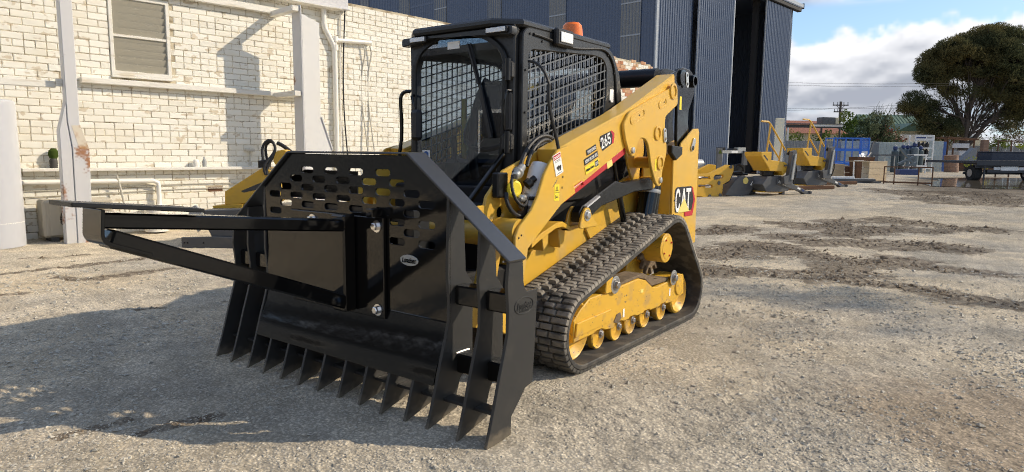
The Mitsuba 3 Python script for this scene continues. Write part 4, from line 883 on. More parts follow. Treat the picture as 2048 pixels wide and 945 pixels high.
# ---- undercarriage
def undercarriage(sym):
    f = mir if sym else (lambda m: m.mesh() if isinstance(m, MB) else m)
    fr = [(3.497, .305), (3.502, .166), (3.76, .172), (3.79, .184), (3.86, .184), (3.915, .165), (4.03, .152), (4.05, .184), (4.14, .184), (4.18, .172), (4.255, .172), (4.27, .184), (4.35, .184), (4.38, .172), (4.49, .172), (4.505, .184), (4.585, .184), (4.61, .172), (4.77, .17), (4.80, .184), (4.875, .184), (4.90, .17), (5.041, .166), (5.15, .185), (5.247, .20), (5.23, .367), (4.99, .375), (4.90, .345), (4.72, .335), (4.64, .345), (4.52, .415), (4.40, .447), (4.06, .432), (3.98, .425), (3.692, .421), (3.579, .365)]
    k = part(LD, 'track_frame', f(pxz(fr, 2.118, 2.30, .006)), 'yellow_frame', 25)
    part(k, 'front_cover', f(pxz([(3.505, .20), (3.93, .215), (3.965, .30), (3.52, .29)], 2.106, 2.119, .004)), 'yellow_frame')
    part(k, 'tension_hole', f(pxz([(4.02, .20), (4.06, .245), (4.11, .25), (4.13, .21), (4.08, .175)], 2.112, 2.119, .001)), 'mud')
    part(k, 'hook_lug', f(pxz(rounded([(3.86, .42), (3.97, .42), (4.0, .47), (3.96, .54), (3.88, .52)], .03), 2.10, 2.20, .005)), 'yellow_frame')
    part(k, 'rear_hub', f(lathe((5.13, 2.102, .285), (0, 1, 0), [(0, .03), (.004, .075), (.02, .085), (.06, .09)], 14)), 'yellow_frame')
    part(k, 'dirt_ledge', f(pxz([(4.06, .434), (4.41, .449), (4.53, .42), (4.64, .352), (4.9, .35), (4.97, .372), (4.7, .40), (4.5, .47), (4.2, .462)], 2.13, 2.29, .004)), 'mud')
    for x, z in ((4.0, .465), (4.985, .372)):
        part(k, 'pivot_pin', f(lathe((x, 2.104, z), (0, -1, 0), [(0, .062), (.006, .062), (.008, .05)], 20)), 'zinc')
        part(k, 'bolt', f(bolt((x, 2.095, z), (0, -1, 0), .026, .022)), 'steel')
    for x, r in ((3.515, .195), (5.165, .165)):
        part(LD, 'idler', f(MB(lathe((x, 2.125, .045 + r), (0, 1, 0), [(.05, .05), (.045, r - .06), (.006, r - .022), (.0, r - .014), (.01, r), (.05, r), (.06, r - .02), (.14, r - .02), (.15, r), (.18, r), (.2, r - .05)], 28))), 'yellow_frame')
    for x in (3.84, 4.095, 4.31, 4.545, 4.838):
        k2 = part(LD, 'roller', f(lathe((x, 2.132, .135), (0, 1, 0), [(.034, .02), (.03, .058), (.004, .074), (.0, .080), (.006, .087), (.04, .087), (.05, .07), (.12, .07), (.13, .087), (.16, .087), (.17, .05)], 28)), 'yellow_frame')
        part(k2, 'bolt', f(bolt((x, 2.117, .155), (0, -1, 0), .019, .016)), 'steel')
    sp = []
    for g in range(13):
        a = g * 2 * np.pi / 13
        for da, rr in ((-.13, .145), (-.06, .198), (.06, .198), (.13, .145)): sp.append((4.84 + rr * math.cos(a + da), .60 + rr * math.sin(a + da)))
    part(LD, 'sprocket', f(pxz(sp, 2.235, 2.265, .004)), 'mud')
    k3 = part(LD, 'final_drive', f(lathe((4.80, 2.085, .632), (0, 1, 0), [(0, .10), (.006, .113), (.19, .113), (.195, .13), (.30, .13)], 32)), 'yellow_frame')
    part(k3, 'cover', f(lathe((4.80, 2.082, .632), (0, 1, 0), [(0, .085), (.004, .09)], 32)), 'implement_yellow')
    for a in (30, 120, 210, 300):
        part(k3, 'bolt', f(bolt((4.80 + .072 * math.cos(math.radians(a)), 2.083, .632 + .072 * math.sin(math.radians(a))), (0, -1, 0), .008, .006, False)), 'red_paint')
    part(LD, 'drive_bracket', f(pxz(rounded([(4.55, .41), (4.62, .62), (4.8, .70), (5.0, .62), (5.06, .38), (4.9, .34), (4.68, .34)], .06), 2.31, 2.46, .006)), 'yellow_frame')
for s in (0, 1): undercarriage(s)
for x0, x1, z0, z1, mt in ((4.425, 4.47, .335, .362, 'label_pale'), (4.945, 4.965, .225, .285, 'label_white'), (4.155, 4.178, .205, .265, 'label_white')):
    part(LD, 'decal', box(x0, x1, 2.1155, 2.1172, z0, z1), mt)

# ---- body
tub = [(3.42, .33), (3.46, .66), (3.80, .84), (4.85, .90), (5.25, .95), (5.25, .40), (4.9, .28), (3.7, .24)]
part(LD, 'body', pxz(tub, 2.475, 3.449, .008), 'yellow_paint', 25)
part(LD, 'body_panel', pxz([(4.20, .79), (4.36, .60), (5.24, .63), (5.24, 1.24), (4.86, 1.18), (4.3, 1.02)], 2.452, 2.474, .004), 'yellow_paint')
part(LD, 'chassis', pxz([(3.45, .70), (3.50, 1.12), (4.4, 1.28), (5.25, 1.34), (5.25, .96), (4.85, .91), (3.8, .85)], 2.50, 3.42, .01), 'void_black')
part(LD, 'engine_hood', pxz(rounded([(4.72, 1.2), (4.74, 1.60), (4.95, 1.64), (5.5, 1.56), (5.62, 1.45), (5.66, .62), (5.0, .62)], .05), 2.52, 3.40, .012), 'black_satin')
def tower(sym):
    f = mir if sym else (lambda m: m.mesh() if isinstance(m, MB) else m)
    pan = [(5.235, 1.345), (5.255, .56), (5.79, .56), (5.775, 1.545), (5.755, 1.575), (5.65, 1.57), (5.39, 1.44), (5.36, 1.36)]
    k = part(LD, 'rear_tower', f(pxz(pan, 2.25, 2.268, .004)), 'yellow_paint')
    part(k, 'inner_wall', f(box(5.245, 5.275, 2.27, 2.51, .56, 1.35, .004)), 'yellow_paint')
    part(k, 'inner_plate', f(pxz([(5.0, .62), (5.245, .62), (5.7, .6), (5.72, 1.5), (5.40, 1.42), (5.2, 1.34), (5.0, 1.3)], 2.40, 2.42, .004)), 'yellow_paint')
    part(k, 'pin_boss', f(lathe((5.612, 2.2365, 1.405), (0, -1, 0), [(0, .02), (.004, .02)], 14)), 'black_satin')
    part(k, 'pin_plate', f(pxz([p * [1, 1] + [5.63, 1.435] for p in (np.array(slot(0, 0, .125, .054)) @ np.array([[.5, .866], [-.866, .5]]))], 2.236, 2.2485, .003)), 'zinc')
    part(k, 'stop_block', f(pxz([(5.10, 1.36), (5.20, 1.30), (5.31, 1.345), (5.31, 1.41), (5.10, 1.42)], 2.205, 2.248, .006)), 'black_satin')
    for x, z in ((5.282, .965), (5.282, .845)): part(k, 'bolt_hole', f(lathe((x, 2.249, z), (0, -1, 0), [(0, .008), (.002, .008)], 10)), 'void_black')
    return k
TW = tower(0); tower(1)
# maker's emblem on the tower
em = rounded([(5.285, 1.045), (5.32, 1.075), (5.655, 1.075), (5.715, .96), (5.68, .875), (5.62, .86), (5.30, .86)], .03)
part(TW, 'emblem_backing', pxz(em, 2.2465, 2.2495, .001), 'label_black')
part(TW, 'emblem_stripe', pxz([(5.645, 1.065), (5.668, 1.065), (5.735, .955), (5.685, .815), (5.515, .815), (5.50, .853), (5.655, .858), (5.697, .955)], 2.2445, 2.2485, .001), 'label_red')
for ch, x0, wd in (('C', 5.30, .095), ('A', 5.415, .12), ('T', 5.525, .105)):
    part(TW, 'emblem_letter', write(ch, (x0, 2.2465, .872), (1, 0, 0), (0, 0, 1), .182, wd, .002, True), 'label_white', False)
part(TW, 'emblem_triangle', pxz([(5.355, .858), (5.605, .858), (5.48, .978)], 2.2435, 2.2444, 0), 'label_pale', False)

# ---- lift arms
SL = unit((1, 0, .345)); SLN = unit((-.345, 0, 1))
def arm(sym):
    f = mir if sym else (lambda m: m.mesh() if isinstance(m, MB) else m)
    nm = 'lift_arm'
    beam = [(5.132, 1.985), (5.165, 1.76), (4.92, 1.64), (4.55, 1.475), (4.29, 1.372), (3.62, 1.102), (3.50, 1.10), (3.44, 1.371), (3.62, 1.432), (4.286, 1.637)]
    A = part(LD, nm, f(pxz(beam, 2.222, 2.388, .012)), 'yellow_paint', 25, label=None if sym else 'long yellow lift arm with number decals')
    outer = [(3.52, 1.395), (3.409, 1.369), (3.33, 1.30), (3.265, 1.225), (3.204, 1.103), (3.139, 1.02), (3.022, .935), (2.985, .88), (2.985, .80), (2.93, .62), (2.80, .40), (2.90, .34), (3.06, .56), (3.11, .80), (3.256, .903), (3.458, 1.037), (3.62, 1.10)]
    part(A, 'outer_plate', f(pxz(outer, 2.2, 2.2205, .004)), 'yellow_paint')
    inner = [(3.62, 1.405), (3.385, 1.333), (3.116, 1.244), (2.962, 1.10), (2.945, 1.05), (2.885, 1.048), (2.87, 1.03), (2.93, .99), (2.935, .8), (2.86, .58), (2.72, .40), (2.90, .34), (3.05, .56), (3.11, .80), (3.256, .903), (3.458, 1.037), (3.64, 1.10)]
    part(A, 'inner_plate', f(pxz(inner, 2.3885, 2.412, .004, [circle(3.09, 1.0, .035, 16)])), 'yellow_paint')
    part(A, 'lower_web', f(MB(prism([(2.99, 0), (3.12, 0), (3.12, .168), (2.99, .168)], (0, 2.221, .80), (1, 0, 0), (0, 1, 0), (0, 0, 1), .012, .002), bar((3.11, 2.304, .80), (3.46, 2.304, 1.04), .164, .012))), 'yellow_paint')
    part(A, 'cross_boss', f(cyl((3.06, 2.225, .90), (3.06, 2.385, .90), .075, 24)), 'yellow_paint')
    br = rounded([(4.316, 1.64), (4.232, 1.55), (4.27, 1.45), (4.335, 1.352), (4.398, 1.325), (4.437, 1.352), (4.462, 1.43), (4.50, 1.466), (4.585, 1.462), (4.640, 1.42), (4.704, 1.256), (4.782, 1.139), (4.835, 1.098), (4.89, 1.105), (4.905, 1.15), (4.902, 1.21), (4.973, 1.358), (4.968, 1.42), (4.930, 1.52), (4.922, 1.637), (5.158, 1.746), (5.128, 1.90)], .03, 3)
    B = part(A, 'pivot_bracket', f(pxz(br, 2.196, 2.2205, .005)), 'yellow_paint')
    part(A, 'inner_bracket', f(pxz(br, 2.39, 2.41, .004)), 'yellow_paint')
    part(A, 'pivot_tube', f(cyl((4.849, 2.2215, 1.284), (4.849, 2.389, 1.284), .045, 20)), 'yellow_paint')
    for x, z, r in ((5.047, 1.842, .062), (4.784, 1.508, .055), (4.849, 1.284, .055)):
        part(B, 'boss', f(lathe((x, 2.197, z), (0, -1, 0), [(0, r), (.012, r), (.014, r * .72), (.004, r * .70)], 24)), 'yellow_paint')
    for x, z in ((4.379, 1.375), (4.868, 1.148)):
        part(B, 'pin_end', f(lathe((x, 2.196, z), (0, -1, 0), [(0, .024), (.012, .022), (.014, .012)], 16)), 'zinc')
    for cx, cz, L in ((4.44, 1.615, .24), (4.86, 1.735, .15)):
        M = np.array([[SL[0], SL[2]], [-SL[2], SL[0]]])
        part(B, 'pressed_slot', f(pxz((np.array(slot(0, 0, L, .062)) @ M) + [cx, cz], 2.191, 2.197, .004, [(np.array(slot(0, 0, L - .024, .038)) @ M) + [cx, cz]])), 'yellow_paint')
        part(B, 'slot_hole', f(lathe((cx + .03, 2.1955, cz + .012), (0, -1, 0), [(0, .007), (.001, .007)], 10)), 'void_black')
    lk = rounded([(5.306, 2.03), (5.335, 2.056), (5.413, 2.072), (5.60, 2.067), (5.672, 2.024), (5.705, 1.889), (5.65, 1.804), (5.583, 1.719), (5.587, 1.606), (5.63, 1.50), (5.56, 1.36), (5.40, 1.34), (5.36, 1.48), (5.345, 1.76), (5.20, 1.80), (5.18, 1.98)], .03, 3)
    K = part(LD, 'rear_link', f(pxz(lk, 2.28, 2.308, .005)), 'black_paint')
    part(K, 'link_inner', f(pxz(lk, 2.42, 2.45, .005)), 'black_satin')
    part(K, 'pivot_boss', f(lathe((5.405, 2.282, 1.985), (0, -1, 0), [(0, .066), (.02, .066), (.022, .05)], 24)), 'black_paint')
    part(K, 'pivot_boss', f(lathe((5.64, 2.282, 1.975), (0, -1, 0), [(0, .054), (.03, .054), (.031, .038), (.01, .036)], 24)), 'black_paint')
    tilt = np.array([[.2, -.98], [.98, .2]])
    part(K, 'pin_plate', f(pxz((np.array(slot(0, 0, .135, .056)) @ tilt) + [5.47, 1.97], 2.252, 2.2595, .003, [circle(5.463, 2.005, .012, 10), circle(5.477, 1.935, .014, 10)])), 'zinc')
    part(B, 'pin_plate', f(pxz((np.array(slot(0, 0, .115, .052)) @ tilt) + [4.915, 1.495], 2.184, 2.1945, .003, [circle(4.907, 1.525, .011, 10), circle(4.923, 1.465, .013, 10)])), 'zinc')
    part(LD, 'cross_tube', cyl((5.20, 2.40, 1.975), (5.20, 3.52, 1.975), .075, 24), 'black_satin') if not sym else None
    low = [(3.80, .895), (3.80, .96), (3.84, 1.0), (4.0, 1.055), (4.30, 1.155), (4.42, 1.135), (4.86, 1.165), (4.92, 1.13), (4.92, 1.07), (4.60, 1.065), (4.1, .985), (3.95, .92), (3.87, .885)]
    L = part(LD, 'control_link', f(pxz(low, 2.275, 2.345, .008)), 'black_satin')
    part(L, 'flange', f(MB(bar((3.85, 2.262, .995), (4.02, 2.262, 1.058), .03, .012))), 'silver_paint')
    part(LD, 'lift_cylinder', f(MB(cyl((4.93, 2.335, .78), (5.0, 2.335, 1.10), .085, 24, .006))), 'black_paint')
    part(LD, 'cylinder_collar', f(lathe((4.985, 2.335, 1.035), (.21, 0, 1), [(0, .087), (.012, .089), (.03, .087)], 24)), 'steel')
    part(LD, 'cylinder_head', f(box(4.90, 5.02, 2.27, 2.39, 1.075, 1.17, .012)), 'yellow_paint')
    part(LD, 'gas_strut', f(MB(cyl((4.62, 2.37, .83), (4.50, 2.37, 1.10), .024, 12), cyl((4.50, 2.37, 1.10), (4.42, 2.37, 1.32), .015, 12))), 'black_paint')
    part(LD, 'lockout_bar', f(MB(bar((3.53, 2.245, 1.068), (4.33, 2.245, 1.372), .04, .05, b=.006))), 'red_paint', label='red lockout bar under the arm')
    bk = [(3.33, .80), (3.42, .845), (3.60, .90), (3.68, .905), (3.78, .865), (3.98, .88), (3.96, .855), (3.78, .835), (3.68, .87), (3.60, .865), (3.42, .805), (3.33, .765)]
    part(LD, 'side_ledge', f(pxz(bk, 2.33, 2.474, .004)), 'yellow_paint')
    for y0 in (2.25, 2.355):
        part(LD, 'pivot_lug', f(pxz(rounded([(3.76, .855), (3.80, .96), (3.85, 1.0), (3.90, .98), (3.92, .93), (4.0, .87), (3.99, .855)], .03, 4), y0, y0 + .02, .004)), 'yellow_paint')
    part(LD, 'pivot_pin', f(bolt((3.855, 2.25, .94), (0, -1, 0), .026, .016)), 'zinc')
    for x in (3.55, 3.75):
        part(LD, 'ledge_rib', f(pxz([(x, .72), (x + .05, .76), (x + .06, .86), (x - .03, .85)], 2.39, 2.474, .004)), 'yellow_paint')
    return A
ARM = arm(0); arm(1)
# decals on the near arm
def slab(o, w, h, mt, y=2.2195, u=SL, lean=0.0, th=.0018):
    return part(ARM, 'decal', place(trimesh.creation.box(bounds=[[0, 0, 0], [w, h, th]]), (o[0], y - .0, o[1]), u, np.array([lean, 0, 1.0]) if lean else SLN, (0, -1, 0)), mt, False)
yd = 2.2205
def decal(o, w, h, mt, texts=(), label=None, yd=yd):
    k = part(ARM, 'decal', place(tri(*(lambda b: (b.vertices, b.faces))(trimesh.creation.box(bounds=[[0, 0, 0], [w, h, .0018]]))), (o[0], yd, o[1]), SL, SLN, (0, -1, 0)), mt, False, label=label)
    for tx, dx, dz, hh, ww, m2 in texts:
        oo = np.array([o[0], yd - .0018, o[1]]) + SL * dx + SLN * dz
        if tx is None: part(k, 'print', place(tri(*(lambda b: (b.vertices, b.faces))(trimesh.creation.box(bounds=[[0, 0, 0], [ww, hh, .0006]]))), oo, SL, SLN, (0, -1, 0)), m2, False)
        else: part(k, 'lettering', write(tx, oo + np.array([0, -.0007 if m2 != 'label_black' or mt != 'label_white' else -.0007, 0]), SL, SLN, hh, ww, .0009, True), m2, False)
    return k
decal((3.782, 1.334), .128, .037, 'label_black', [('TWIN SPEED', .008, .009, .019, .112, 'label_white')])
decal((3.757, 1.271), .182, .040, 'label_black', [('HIGH FLOW XPS', .009, .010, .020, .165, 'label_white')])
decal((3.775, 1.211), .182, .052, 'label_yellow', [('William Adams', .008, .016, .016, .108, 'label_black'), (None, .128, .006, .04, .046, 'label_black'), ('CAT', .132, .016, .020, .038, 'label_white')])
decal((3.385, 1.208), .086, .130, 'label_white', [(None, .004, .098, .028, .078, 'label_red'), ('DANGER', .010, .104, .014, .066, 'label_white'), (None, .012, .088, .003, .06, 'label_black'), (None, .012, .080, .003, .06, 'label_black'), (None, .020, .036, .016, .05, 'label_black'), (None, .034, .022, .034, .014, 'label_black'), (None, .054, .020, .022, .012, 'label_black'), (None, .012, .008, .003, .06, 'label_black')], 'red and white danger sticker', 2.1985)
wd = part(ARM, 'decal', pxz(rect(3.372, 3.426, 1.063, 1.162), 2.1985, 2.1998, 0), 'label_yellow', False)
part(wd, 'print', pxz([(3.382, 1.122), (3.416, 1.122), (3.399, 1.152)], 2.1975, 2.1984, 0, [[(3.389, 1.126), (3.409, 1.126), (3.399, 1.144)]]), 'label_black', False)
part(wd, 'print', box(3.374, 3.424, 2.1975, 2.1984, 1.111, 1.1135), 'label_black'); part(wd, 'print', box(3.385, 3.413, 2.1975, 2.1984, 1.082, 1.088), 'label_black'); part(wd, 'print', box(3.385, 3.391, 2.1975, 2.1984, 1.076, 1.096), 'label_black')
nb = np.array([(0, .03), (.0, .075), (.02, .092), (.165, .082), (.195, .05), (.17, -.005), (.02, -.012)])
nbk = part(ARM, 'number_decal', prism(nb + [0, 0], (3.966, 2.2205, 1.372), SL, SLN, (0, -1, 0), .0018, .0), 'label_black', False)
part(nbk, 'stripe', prism([(.160, .083), (.177, .082), (.206, .05), (.178, -.007), (.150, -.006), (.176, .048)], (3.966, 2.2187, 1.372), SL, SLN, (0, -1, 0), .0008, 0), 'label_red', False)
part(nbk, 'lettering', write('265', np.array([3.966, 2.2186, 1.372]) + SL * .008 + SLN * .006, SL, SLN, .07, .135, .0012, True), 'label_white', False)
part(ARM, 'decal', box(5.385, 5.425, 2.2785, 2.2798, 1.72, 1.83), 'label_yellow')
part(ARM, 'decal', box(4.762, 4.79, 2.1945, 2.1957, 1.22, 1.31), 'label_yellow')
part(ARM, 'decal', place(trimesh.creation.box(bounds=[[0, 0, 0], [.075, .046, .001]]), (4.07, 2.224, 1.245), SL, SLN, (0, -1, 0)), 'label_pale', False)
part(ARM, 'handle_latch', MB(tube([(3.57, 2.218, 1.10), (3.60, 2.215, 1.125), (3.68, 2.215, 1.155), (3.74, 2.218, 1.165), (3.745, 2.22, 1.15)], .006, 8)), 'red_paint')
for x, z in ((3.462, 1.205), (3.458, 1.14), (3.04, .885), (3.015, .872)): part(ARM, 'bolt_hole', lathe((x, 2.1995, z), (0, -1, 0), [(0, .006), (.0015, .006)], 10), 'void_black')
# ---- hydraulics at the front of the near arm
HY = part(LD, 'tilt_cylinder', MB(lathe((3.385, 2.30, 1.285), unit((-.42, 0, -.9)), [(0, .03), (.012, .062), (.05, .07), (.30, .068), (.31, .04), (.42, .035)], 24)), 'pump_white')
part(HY, 'cylinder_end', lathe((3.225, 2.305, .99), unit((-.42, 0, -.9)), [(0, .05), (.09, .05), (.10, .03)], 16), 'implement_grey')
CP = part(LD, 'coupler_block', box(3.0, 3.10, 2.34, 2.387, 1.09, 1.235, .008), 'black_satin')
part(CP, 'coupler', lathe((3.15, 2.30, 1.245), unit((-.62, -.2, -.25)), [(-.06, .022), (0, .026), (.015, .034), (.04, .034), (.045, .024), (.08, .024), (.085, .016)], 16), 'zinc')
part(CP, 'coupler', lathe((3.17, 2.28, 1.09), unit((-.75, -.2, -.1)), [(-.05, .018), (0, .018), (.01, .024), (.04, .024), (.045, .014), (.07, .014)], 16), 'zinc')
part(CP, 'dust_cap', lathe((3.115, 2.315, 1.14), (-.3, -1, 0), [(0, .05), (.012, .052), (.02, .04)], 20), 'label_yellow')
part(CP, 'fitting', lathe((3.21, 2.29, 1.16), unit((.6, -.3, .5)), [(0, .03), (.03, .03), (.04, .02), (.07, .02)], 14), 'black_satin')
for pts, r in (([(3.36, 2.24, 1.75), (3.385, 2.235, 1.55), (3.44, 2.225, 1.40), (3.445, 2.215, 1.26), (3.36, 2.21, 1.15), (3.26, 2.23, 1.09), (3.2, 2.26, 1.085)], .011), ([(3.10, 2.30, 1.24), (3.05, 2.28, 1.17), (3.06, 2.26, 1.09), (3.12, 2.25, 1.045), (3.18, 2.26, 1.08)], .010), ([(3.04, 2.31, 1.12), (3.04, 2.28, 1.03), (3.10, 2.265, .985), (3.17, 2.27, 1.0), (3.20, 2.29, 1.06)], .013), ([(3.28, 2.34, 1.27), (3.36, 2.35, 1.37), (3.47, 2.36, 1.425), (3.60, 2.38, 1.42)], .013), ([(3.24, 2.36, 1.26), (3.34, 2.37, 1.385), (3.47, 2.375, 1.45), (3.62, 2.38, 1.44)], .013), ([(3.36, 2.24, 1.75), (3.35, 2.30, 1.86), (3.37, 2.40, 1.9)], .009)):
    part(LD, 'hose', tube(pts, r, 8), 'black_rubber')
# hoses and clutter in the dark bay between arm and engine
for k in range(5):
    x0 = 4.98 + .05 * k
    part(LD, 'hose', tube([(x0, 2.46, 1.2), (x0 + .06, 2.44, 1.36), (x0 + .02, 2.43, 1.5), (x0 - .1, 2.45, 1.62 + .02 * k)], .014, 8), 'black_rubber')

# ---- cab
side_out = rounded([(3.405, 1.02), (3.415, 2.085), (3.47, 2.125), (4.49, 2.13), (4.575, 2.09), (4.68, 1.95), (4.73, 1.765), (4.70, 1.50), (4.62, 1.15), (4.5, 1.02)], .03, 4)
side_win = rounded([(3.475, 1.26), (3.478, 1.955), (3.51, 1.99), (4.30, 2.045), (4.42, 2.035), (4.477, 1.98), (4.472, 1.748), (4.43, 1.60), (4.15, 1.42), (3.75, 1.27)], .05, 4)
CAB = part(LD, 'cab', pxz(side_out, 2.475, 2.51, .006, [side_win]), 'cab_paint', 25, label='black operator cab with mesh side windows')
part(CAB, 'side_frame', pxz(side_out, 3.414, 3.449, .006, [side_win]), 'cab_paint', 25)
def mesh_guard(y):
    import shapely as sh
    W = Polygon(side_win).buffer(.012); L = []
    for x in np.arange(3.44, 4.52, .056): L.append(sh.LineString([(x, 1.1), (x + .012, 2.2)]).buffer(.0042, cap_style='flat'))
    for z in np.arange(.95, 2.2, .0635): L.append(sh.LineString([(3.4, z), (4.55, z + .335)]).buffer(.0042, cap_style='flat'))
    g = sh.union_all(L).intersection(W); g = max(g.geoms, key=lambda q: q.area) if hasattr(g, 'geoms') else g
    return pxz(np.asarray(g.exterior.coords)[:-1], y, y + .006, 0, [np.asarray(h.coords)[:-1] for h in g.interiors if Polygon(h).area > 2e-5])
part(CAB, 'mesh_guard', mesh_guard(2.482), 'mesh_metal', False)
part(CAB, 'mesh_guard', mesh_guard(3.436), 'cab_paint', False)
part(CAB, 'side_glass', box(3.45, 4.50, 2.5125, 2.5135, 1.24, 2.07), 'glass_pane')
fo = rounded([(2.512, 1.02), (2.512, 2.135), (3.412, 2.135), (3.412, 1.02)], .02, 3)
fw = rounded([(2.635, 1.10), (2.585, 1.50), (2.575, 1.93), (2.62, 2.0), (2.72, 2.066), (2.87, 2.108), (3.12, 2.105), (3.29, 2.03), (3.352, 1.93), (3.352, 1.10)], .05, 5)
part(CAB, 'front_frame', pyz(fo, 3.375, 3.43, .008, [fw]), 'cab_paint', 25)
rim = rounded(inset(ccw([(2.635, 1.10), (2.585, 1.50), (2.575, 1.93), (2.62, 2.0), (2.72, 2.066), (2.87, 2.108), (3.12, 2.105), (3.29, 2.03), (3.352, 1.93), (3.352, 1.10)]), -.022), .06, 5)
DR = part(CAB, 'front_door', pyz(rim, 3.352, 3.3735, .006, [rounded(inset(ccw(fw), .014), .01, 2)]), 'black_satin', 25)
part(CAB, 'windscreen', pyz(inset(ccw(fw), -.004), 3.362, 3.3625, 0), 'glass_pane', False)
part(CAB, 'paper_sticker', pyz(rect(2.945, 3.05, 2.018, 2.066), 3.3590, 3.3596, 0), 'label_white', False)
part(CAB, 'round_sticker', pyz(rect(3.215, 3.285, 1.27, 1.36), 3.3600, 3.3606, 0), 'label_white', False)
part(CAB, 'round_sticker', pyz(circle(3.25, 1.33, .024, 18), 3.3592, 3.3598, 0), 'label_blue', False)
# rear wall, floor, ceiling
rear_win = rounded([(2.62, 1.35), (2.62, 1.93), (2.68, 2.0), (3.24, 2.0), (3.30, 1.93), (3.30, 1.35)], .04, 4)
part(CAB, 'rear_frame', pyz([(2.512, 1.02), (2.512, 2.10), (3.412, 2.10), (3.412, 1.02)], 4.50, 4.54, .004, [rear_win]), 'tinted_inner')
part(CAB, 'cab_floor', box(3.44, 4.49, 2.515, 3.41, 1.0, 1.04), 'void_black')
roof = [(3.285, 2.63), (3.285, 3.295), (3.42, 3.445), (4.52, 3.445), (4.64, 3.30), (4.64, 2.625), (4.52, 2.475), (3.42, 2.475)]
part(CAB, 'roof', pxy(roof, 2.118, 2.165, .014), 'cab_paint', 25)
part(CAB, 'headlining', box(3.46, 4.48, 2.53, 3.395, 2.06, 2.10, .01), 'tinted_inner')
part(CAB, 'roof_ridge', pxz([(3.47, 2.158), (3.50, 2.185), (4.45, 2.20), (4.53, 2.158)], 2.62, 3.30, .012), 'cab_paint')
vis = rounded([(2.49, 2.058), (2.49, 2.113), (3.435, 2.113), (3.435, 2.058), (3.30, 2.07), (3.12, 2.104), (2.87, 2.106), (2.70, 2.068)], .015, 3)
part(CAB, 'visor', pyz(vis, 3.315, 3.374, .006), 'cab_paint', 25)
for y0, y1 in ((2.515, 2.685), (3.19, 3.345)):
    k = part(CAB, 'work_light', box(3.298, 3.314, y0, y1, 2.072, 2.112, .005), 'black_plastic')
    part(k, 'lens', box(3.294, 3.2975, y0 + .01, y1 - .01, 2.079, 2.107, .002), 'lamp_lens')
k = part(CAB, 'work_light', box(3.735, 3.94, 2.43, 2.474, 2.045, 2.158, .012), 'black_plastic', label='side work light on the roof edge')
part(k, 'lens', box(3.765, 3.912, 2.422, 2.4285, 2.07, 2.135, .006), 'lamp_lens')
k = part(LD, 'beacon', lathe((4.60, 2.86, 2.15), (0, 0, 1), [(0, .10), (.06, .10), (.075, .088)], 24), 'black_plastic', label='orange flashing beacon on the cab roof')
part(k, 'lens', lathe((4.60, 2.86, 2.22), (0, 0, 1), [(0, .080), (.035, .086), (.12, .074), (.140, .055), (.145, .03)], 24), 'beacon_orange')
for x, z in ((3.485, 2.085), (3.53, 2.088), (3.44, 1.86), (3.44, 1.60), (3.44, 1.35), (3.62, 2.055), (3.95, 2.075), (4.25, 2.09), (4.48, 2.07), (4.58, 1.95), (4.53, 1.74)):
    part(CAB, 'bolt', bolt((x, 2.475, z), (0, -1, 0), .008, .006, False), 'black_plastic')
part(CAB, 'decal', box(4.53, 4.585, 2.4725, 2.4745, 1.735, 1.83), 'label_white')
part(CAB, 'side_trim', tube([(3.52, 2.47, 2.085), (3.70, 2.468, 2.075), (3.96, 2.468, 2.06), (4.30, 2.468, 2.095), (4.46, 2.468, 2.09), (4.55, 2.47, 2.03), (4.60, 2.47, 1.92), (4.64, 2.47, 1.72)], .009, 8), 'black_satin')
# door hardware
for z in (1.80, 1.36):
    h = part(CAB, 'door_hinge', box(3.325, 3.374, 2.50, 2.575, z, z + .105, .012), 'black_plastic')
    part(h, 'hinge_pin', cyl((3.32, 2.52, z - .015), (3.32, 2.52, z + .12), .018, 14, .003), 'black_satin')
part(CAB, 'grab_handle', tube([(3.37, 2.53, 1.73), (3.325, 2.535, 1.72), (3.318, 2.537, 1.68), (3.318, 2.542, 1.52), (3.33, 2.542, 1.47), (3.37, 2.54, 1.46)], .009, 8), 'black_paint')
part(CAB, 'door_post_cover', box(3.345, 3.374, 2.515, 2.572, 1.48, 1.72, .012), 'black_plastic')
part(CAB, 'grab_handle', tube([(3.40, 3.435, 1.765), (3.38, 3.47, 1.765), (3.372, 3.497, 1.745), (3.37, 3.505, 1.70), (3.37, 3.508, 1.40), (3.37, 3.50, 1.22), (3.40, 3.44, 1.2)], .013, 10, step=.015), 'black_paint')
part(CAB, 'inner_handle', tube([(3.352, 3.36, 1.735), (3.32, 3.345, 1.73), (3.315, 3.335, 1.70), (3.315, 3.335, 1.56)], .009, 8), 'black_paint')
part(CAB, 'door_latch_cover', box(3.29, 3.351, 3.255, 3.345, 1.425, 1.635, .022), 'black_plastic')
W1, W2 = np.array([3.345, 2.665, 1.47]), np.array([3.345, 2.845, 2.035])
part(CAB, 'wiper', MB(bar(W1, W2, .012, .02), bar(W1 * .45 + W2 * .55 + [-.008, 0, 0], W2 + [-.008, .01, 0], .018, .012), bar(W1 + [-.005, 0, -.03], W1 * .6 + W2 * .4 + [-.005, 0, 0], .016, .026)), 'black_plastic')
part(CAB, 'wiper_motor', box(3.38, 3.44, 2.60, 2.80, 1.44, 1.80, .03), 'black_plastic')
